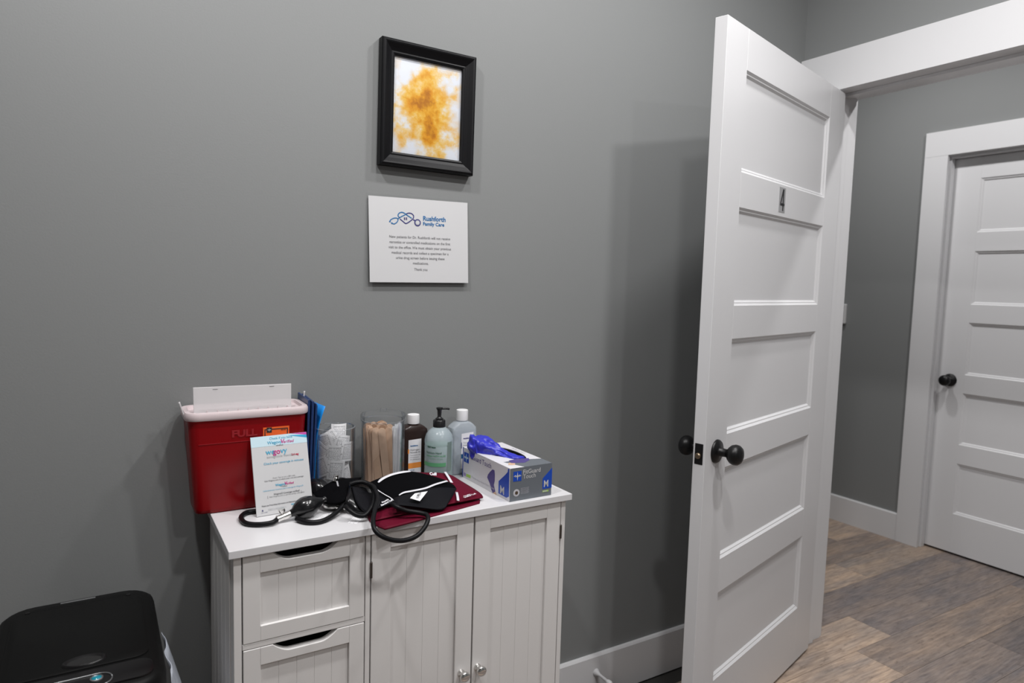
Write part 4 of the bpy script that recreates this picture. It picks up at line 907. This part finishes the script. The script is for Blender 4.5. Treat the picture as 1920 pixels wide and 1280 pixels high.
o_ = YY(715, 949, -.302); ux = YY(733, 940, -.300)-o_; decal([('Reusable', .005, .0055, .0046, .0002, 'LEFT'), ('Standard Cuff', .000, .000, .0056, .0002, 'LEFT', .9)], o_, ux, Vector((0, .7, .7)), 'piping', bc)
# padding inside the fold so that the panels rest on something
pad = [[YY(700, 915, -.20)-Vector((0, 0, .012)), YY(770, 895, -.20)-Vector((0, 0, .014)), YY(842, 908, -.22)-Vector((0, 0, .010))], [YY(735, 940, -.275)-Vector((0, 0, .006)), YY(795, 925, -.265)-Vector((0, 0, .010)), YY(850, 922, -.262)-Vector((0, 0, .008))]]
grid_patch('inner_fold', pad, 'black_nylon', bc, .010)

# small cuff with gauge, rolled up next to the bulb
gc = empty('rolled_cuff', Vector((.47, -.18, CT+.001))); tag(gc, 'small rolled black cuff with silver connector beside the rubber bulbs', 'cuff')
g_rows = [[YY(588, 925, -.175), YY(610, 908, -.172), YY(628, 899, -.170), YY(640, 896, -.168), YY(660, 896, -.160), YY(678, 894, -.150)],
          [YY(592, 932, -.195), YY(612, 920, -.200), YY(630, 910, -.200), YY(644, 906, -.198), YY(657, 902, -.185), YY(668, 900, -.170)],
          [YY(600, 938, -.205), YY(618, 934, -.222), YY(636, 930, -.226), YY(650, 924, -.222), YY(657, 915, -.205), YY(662, 908, -.190)],
          [YY(606, 944, -.215), YY(622, 944, -.235), YY(638, 942, -.240), YY(650, 936, -.236), YY(656, 928, -.220), YY(660, 920, -.205)]]
grid_patch('cuff_roll', g_rows, 'black_fabric', gc, .006)
v_rows = [[YY(655, 908, -.200), YY(680, 909, -.212), YY(700, 916, -.222)], [YY(652, 925, -.225), YY(680, 928, -.236), YY(704, 936, -.242)], [YY(646, 942, -.245), YY(672, 948, -.256), YY(696, 952, -.262)], [Z(650, 954, .010), Z(672, 962, .008), Z(690, 962, .012)]]
grid_patch('vinyl_strap', v_rows, 'black_vinyl', gc, .003)
p = YY(629, 898, -.178)-gc.location
MB().lathe([(.0058, -.004), (.0058, .004), (.0048, .005), (.0048, .009), (.003, .010)], 20, Matrix.Translation(p) @ Matrix.Rotation(.25, 4, 'Y')).build('hose_connector', 'chrome', gc, smooth=True, angle=40)
sp_pts = []
for k in range(28): t = k/27; q = YY(632, 902, -.205)*(1-t)+YY(634, 911, -.215)*t; sp_pts.append(q-gc.location+Vector((.0016*math.cos(k*1.4), .0016*math.sin(k*1.4), 0)))
MB().tube(sp_pts, .0006, 6, 1).build('white_cord', 'piping', gc, smooth=True)
ga = empty('pressure_gauge', Z(626, 951, .0)); ga.location.z = CT+.001; tag(ga, 'black pressure gauge with silver rim lying face down by the bulb', 'gauge')
MB().lathe([(.0225, .001), (.0238, .004), (.0238, .014), (.020, .019), (.008, .022), (.005, .034)], 36).build('housing', 'black_plastic', ga, smooth=True, angle=40)
MB().lathe([(.0240, .002), (.0246, .004), (.0246, .007), (.0240, .009)], 36, cap0=False, cap1=False).build('rim', 'chrome', ga, smooth=True)
T = Matrix.Translation(Z(638, 951, .012)-ga.location) @ Matrix.Rotation(PI/2, 4, 'Y') @ Matrix.Rotation(.6, 4, 'X')
MB().lathe([(.004, -.008), (.004, .008), (.0055, .009), (.0055, .014)], 16, T).build('valve_stub', 'chrome', ga, smooth=True, angle=40)

# rubber bulbs with valve and hoses
def bulb(name, label, a, b, r, hoses, valve=True):
    o = empty(name, Vector((a.x, a.y, CT+.001))); tag(o, label, 'squeeze bulb'); d = b-a; Ln = d.length
    T = Matrix.Translation(a-o.location) @ Vector((0, 0, 1)).rotation_difference(d).to_matrix().to_4x4()
    pr = [(.006, 0), (.0075, .004), (.0085, .010), (r*.62, .016), (r*.88, .025), (r, .036), (r*.97, .046), (r*.82, .056), (r*.55, .065), (.0085, .073), (.0062, .078), (.0058, .082), (.0066, .083), (.0066, .086), (.004, .087)]
    s = Ln/.087; MB().lathe([(q, z*s) for q, z in pr], 40, T).build('bulb', 'bulb_rubber', o, smooth=True)
    if valve:
        MB().lathe([(.0062, -.026), (.0075, -.025), (.0075, -.013), (.0084, -.012), (.0084, .003), (.006, .004)], 24, T).build('valve', 'chrome', o, smooth=True, angle=40)
        up_ = (Vector((0, 0, 1))-d.normalized()*d.normalized().z).normalized(); q = a-o.location-d.normalized()*.012
        T2 = Matrix.Translation(q) @ Vector((0, 0, 1)).rotation_difference(up_).to_matrix().to_4x4()
        MB().lathe([(.0025, .004), (.0025, .0105), (.0072, .011), (.0076, .0135), (.0072, .0180), (.002, .0185)], 24, T2).build('thumb_screw', 'chrome', o, smooth=True, angle=40)
    for pts in hoses: MB().tube([p-o.location for p in pts], .0052, 12, 8).build('hose', 'rubber', o, smooth=True)
    return o
a = Z(541, 964, .0150); b = Z(612, 934.5, .034)
v0 = a-(b-a).normalized()*.024
ho1 = [v0, Z(510, 979.5, .008), Z(484, 983, .0055), Z(461, 980.5, .0055), Z(452, 970, .0055), Z(462, 961, .0055), Z(484, 957.5, .0055), Z(520, 952, .0055), Z(560, 944, .0055)]
ho2 = [Z(556, 972, .007), Z(575, 978.5, .0055), Z(598, 978, .0055), Z(620, 968.5, .008), Z(640, 951, .016), Z(653, 931, .030), Z(657.5, 914, .042), Z(653, 904, .048), Z(645, 899.5, .050), Z(636, 899, .050)]
bulb('inflation_bulb', 'shiny black rubber bulb with chrome valve in front of the card', a, b, .0235, [ho1, ho2])
a2 = Z(628, 926, .030); b2 = Z(572, 912, .030)
bulb('inflation_bulb', 'matt black rubber bulb half hidden behind the card', Z(618, 922, .028), Z(566, 908, .028), .0235, [], False)
hs = empty('rubber_hose', Z(700, 930, 0)); hs.location.z = CT; tag(hs, 'black rubber hose looping over the front edge of the cabinet top', 'hose')
big = [YY(690, 906, -.238), YY(700, 912, -.252), YY(706, 924, -.272), YY(708, 938, -.300), YY(703, 956, -.335), YY(699.5, 976, -.365), YY(703, 993, -.386), YY(716, 1005, -.396), YY(738, 1012.5, -.398), YY(760, 1012.5, -.396), YY(781, 1004.5, -.390), YY(795, 990, -.382), YY(802, 976, -.372), YY(801, 966, -.358), YY(789, 961.5, -.346), YY(762, 957, -.338), YY(744, 950, -.332), YY(735, 944, -.316)]
MB().tube([p-hs.location for p in big], .0050, 12, 8).build('hose_loop', 'rubber', hs, smooth=True)
h3 = empty('rubber_hose', Z(680, 950, 0)); h3.location.z = CT; tag(h3, 'black rubber hose coiled beside the rolled cuff', 'hose')
lp3 = [YY(656, 908, -.215), YY(668, 904, -.218), YY(682, 903.5, -.222), YY(694, 910, -.236), YY(700.5, 922, -.255), YY(701, 938, -.280), YY(695, 953, -.296), YY(683, 966, -.306), YY(668, 965, -.300), YY(655, 956, -.290), YY(648, 949, -.275)]
MB().tube([p-h3.location for p in lp3], .0050, 12, 8).build('hose_loop', 'rubber', h3, smooth=True)
# loose wipe packets flat on the counter under the hose
def flat_packet(px, py, rz, w_=.05, h_=.045):
    p = Z(px, py, .0008); me = bpy.data.meshes.new('wipe_packet'); me.from_pydata([(-w_/2, -h_/2, 0), (w_/2, -h_/2, 0), (w_/2, h_/2, 0), (-w_/2, h_/2, 0)], [], [(0, 1, 2, 3)]); ul = me.uv_layers.new()
    for l, c in zip(me.loops, ((0, 0), (1, 0), (1, 1), (0, 1))): ul.data[l.index].uv = c
    me.materials.append(M['packet_print']); o = bpy.data.objects.new('wipe_packet', me); col.objects.link(o); o.location = p; o.rotation_euler = (0, 0, rz); k = o.modifiers.new('s', 'SOLIDIFY'); k.thickness = .0006; return o
tag(flat_packet(600, 966, -.5), 'white printed wipe packet lying flat on the cabinet top under the hose', 'packet')
tag(flat_packet(668, 973, .9, .05, .02), 'white wipe packet poking out from under the burgundy cuff', 'packet')

# ================================================================ waste bin
bz = .685; bn = empty('waste_bin', (-.04, -.265, 0)); tag(bn, 'black lidded waste bin with sensor button beside the cabinet', 'waste bin')
BWX, BDY = .262, .395
MB().loft([rrect(BWX-.05, BDY-.05, .045, .0), rrect(BWX-.045, BDY-.045, .05, .01), rrect(BWX-.020, BDY-.020, .06, bz-.055)]).build('bin_body', 'bin_black', bn, smooth=True, angle=45)
lid = MB().loft([rrect(BWX-.004, BDY-.004, .055, bz-.060), rrect(BWX, BDY, .055, bz-.055), rrect(BWX, BDY, .055, bz-.016), rrect(BWX-.006, BDY-.006, .053, bz-.006), rrect(BWX-.022, BDY-.022, .046, bz), rrect(BWX-.06, BDY-.06, .04, bz+.0015)]).build('lid_frame', 'bin_black', bn, smooth=True, angle=60)
# swing flap with rounded corners, slightly proud, and its finger dish
flp = MB().loft([rrect(.216, .262, .022, bz-.001, 0, .020), rrect(.216, .262, .022, bz+.0030, 0, .020), rrect(.212, .258, .022, bz+.0042, 0, .020)]).build('lid_flap', 'bin_black', bn, smooth=True, angle=40)
p = at_z(158, 1240, bz+.004)-bn.location
dish = [[Vector((p.x+.031*k*math.cos(2*PI*j/32), p.y+.017*k*math.sin(2*PI*j/32), bz+.0046+h)) for j in range(32)] for k, h in ((1.08, -.0006), (1.02, .0030), (.94, .0034), (.80, -.0001), (.4, -.0003))]
MB().loft(dish, False, True).build('finger_dish', 'bin_gloss', flp, smooth=True); MB().loft([[Vector((p.x+.0285*math.cos(2*PI*j/32), p.y+.0150*math.sin(2*PI*j/32), bz+.0047)) for j in range(32)], [Vector((p.x+.0275*math.cos(2*PI*j/32), p.y+.0142*math.sin(2*PI*j/32), bz+.0049)) for j in range(32)]]).build('dish_shade', 'dark', flp)  # raised lip; dark disc inside it stands in for the shade of a recess
p2 = at_z(147, 1117, bz+.001)-bn.location; MB().box(p2.x-.030, p2.x+.030, BDY/2-.022, BDY/2-.018, bz+.0005, bz+.0022).build('hinge_label', 'silver', lid, bevel=.0005)
for sx in (-1, 1): MB().box(sx*.085-.004, sx*.085+.004, BDY/2-.045, BDY/2-.038, bz, bz+.0045).build('hinge_lug', 'bin_gloss', lid, bevel=.001)
pnl = MB().loft([rrect(.222, .060, .022, bz-.001, 0, -.150), rrect(.222, .060, .022, bz+.0034, 0, -.150), rrect(.214, .052, .02, bz+.0048, 0, -.150)]).build('control_panel', 'bin_gloss', bn, smooth=True, angle=40)
p3 = at_z(181, 1272, bz+.005)-bn.location
ringp = rrect(.10, .040, .019, bz+.0055, p3.x-.028, p3.y-.005); MB().tube(ringp+[ringp[0]], .0010, 8, 1).build('silver_ring', 'silver', pnl, smooth=True)
MB().lathe([(.0095, .0045), (.0095, .0068), (.0078, .0076), (.0072, .0068), (.001, .0068)], 28, Matrix.Translation((p3.x, p3.y, bz))).build('button_rim', 'silver', pnl, smooth=True, angle=40)
MB().lathe([(.0074, .0066), (.0070, .0076), (.001, .0082)], 24, Matrix.Translation((p3.x, p3.y, bz))).build('sensor_button', 'teal_lens', pnl, smooth=True)
# liner showing between bin and cabinet
bg = empty('bin_liner', (.135, -.25, 0)); tag(bg, 'crumpled white plastic bag hanging between bin and cabinet', 'plastic bag')
rows = []
for j in range(14):
    t = j/13; z = .625-.5*t; row = []
    for i in range(12):
        s = i/11; y = -.345+.17*s; bul = .004+.046*min(1, t*3.2)*math.sin(PI*(.12+.76*s))**.8+.012*noise.noise(Vector((s*5, t*7, 1.3)))
        row.append(Vector((.098+max(0, bul), y, z+.010*noise.noise(Vector((s*4, 2, t))))))
    rows.append(row)
grid_patch('bag_film', rows, 'bag', bg, .0012, 1)
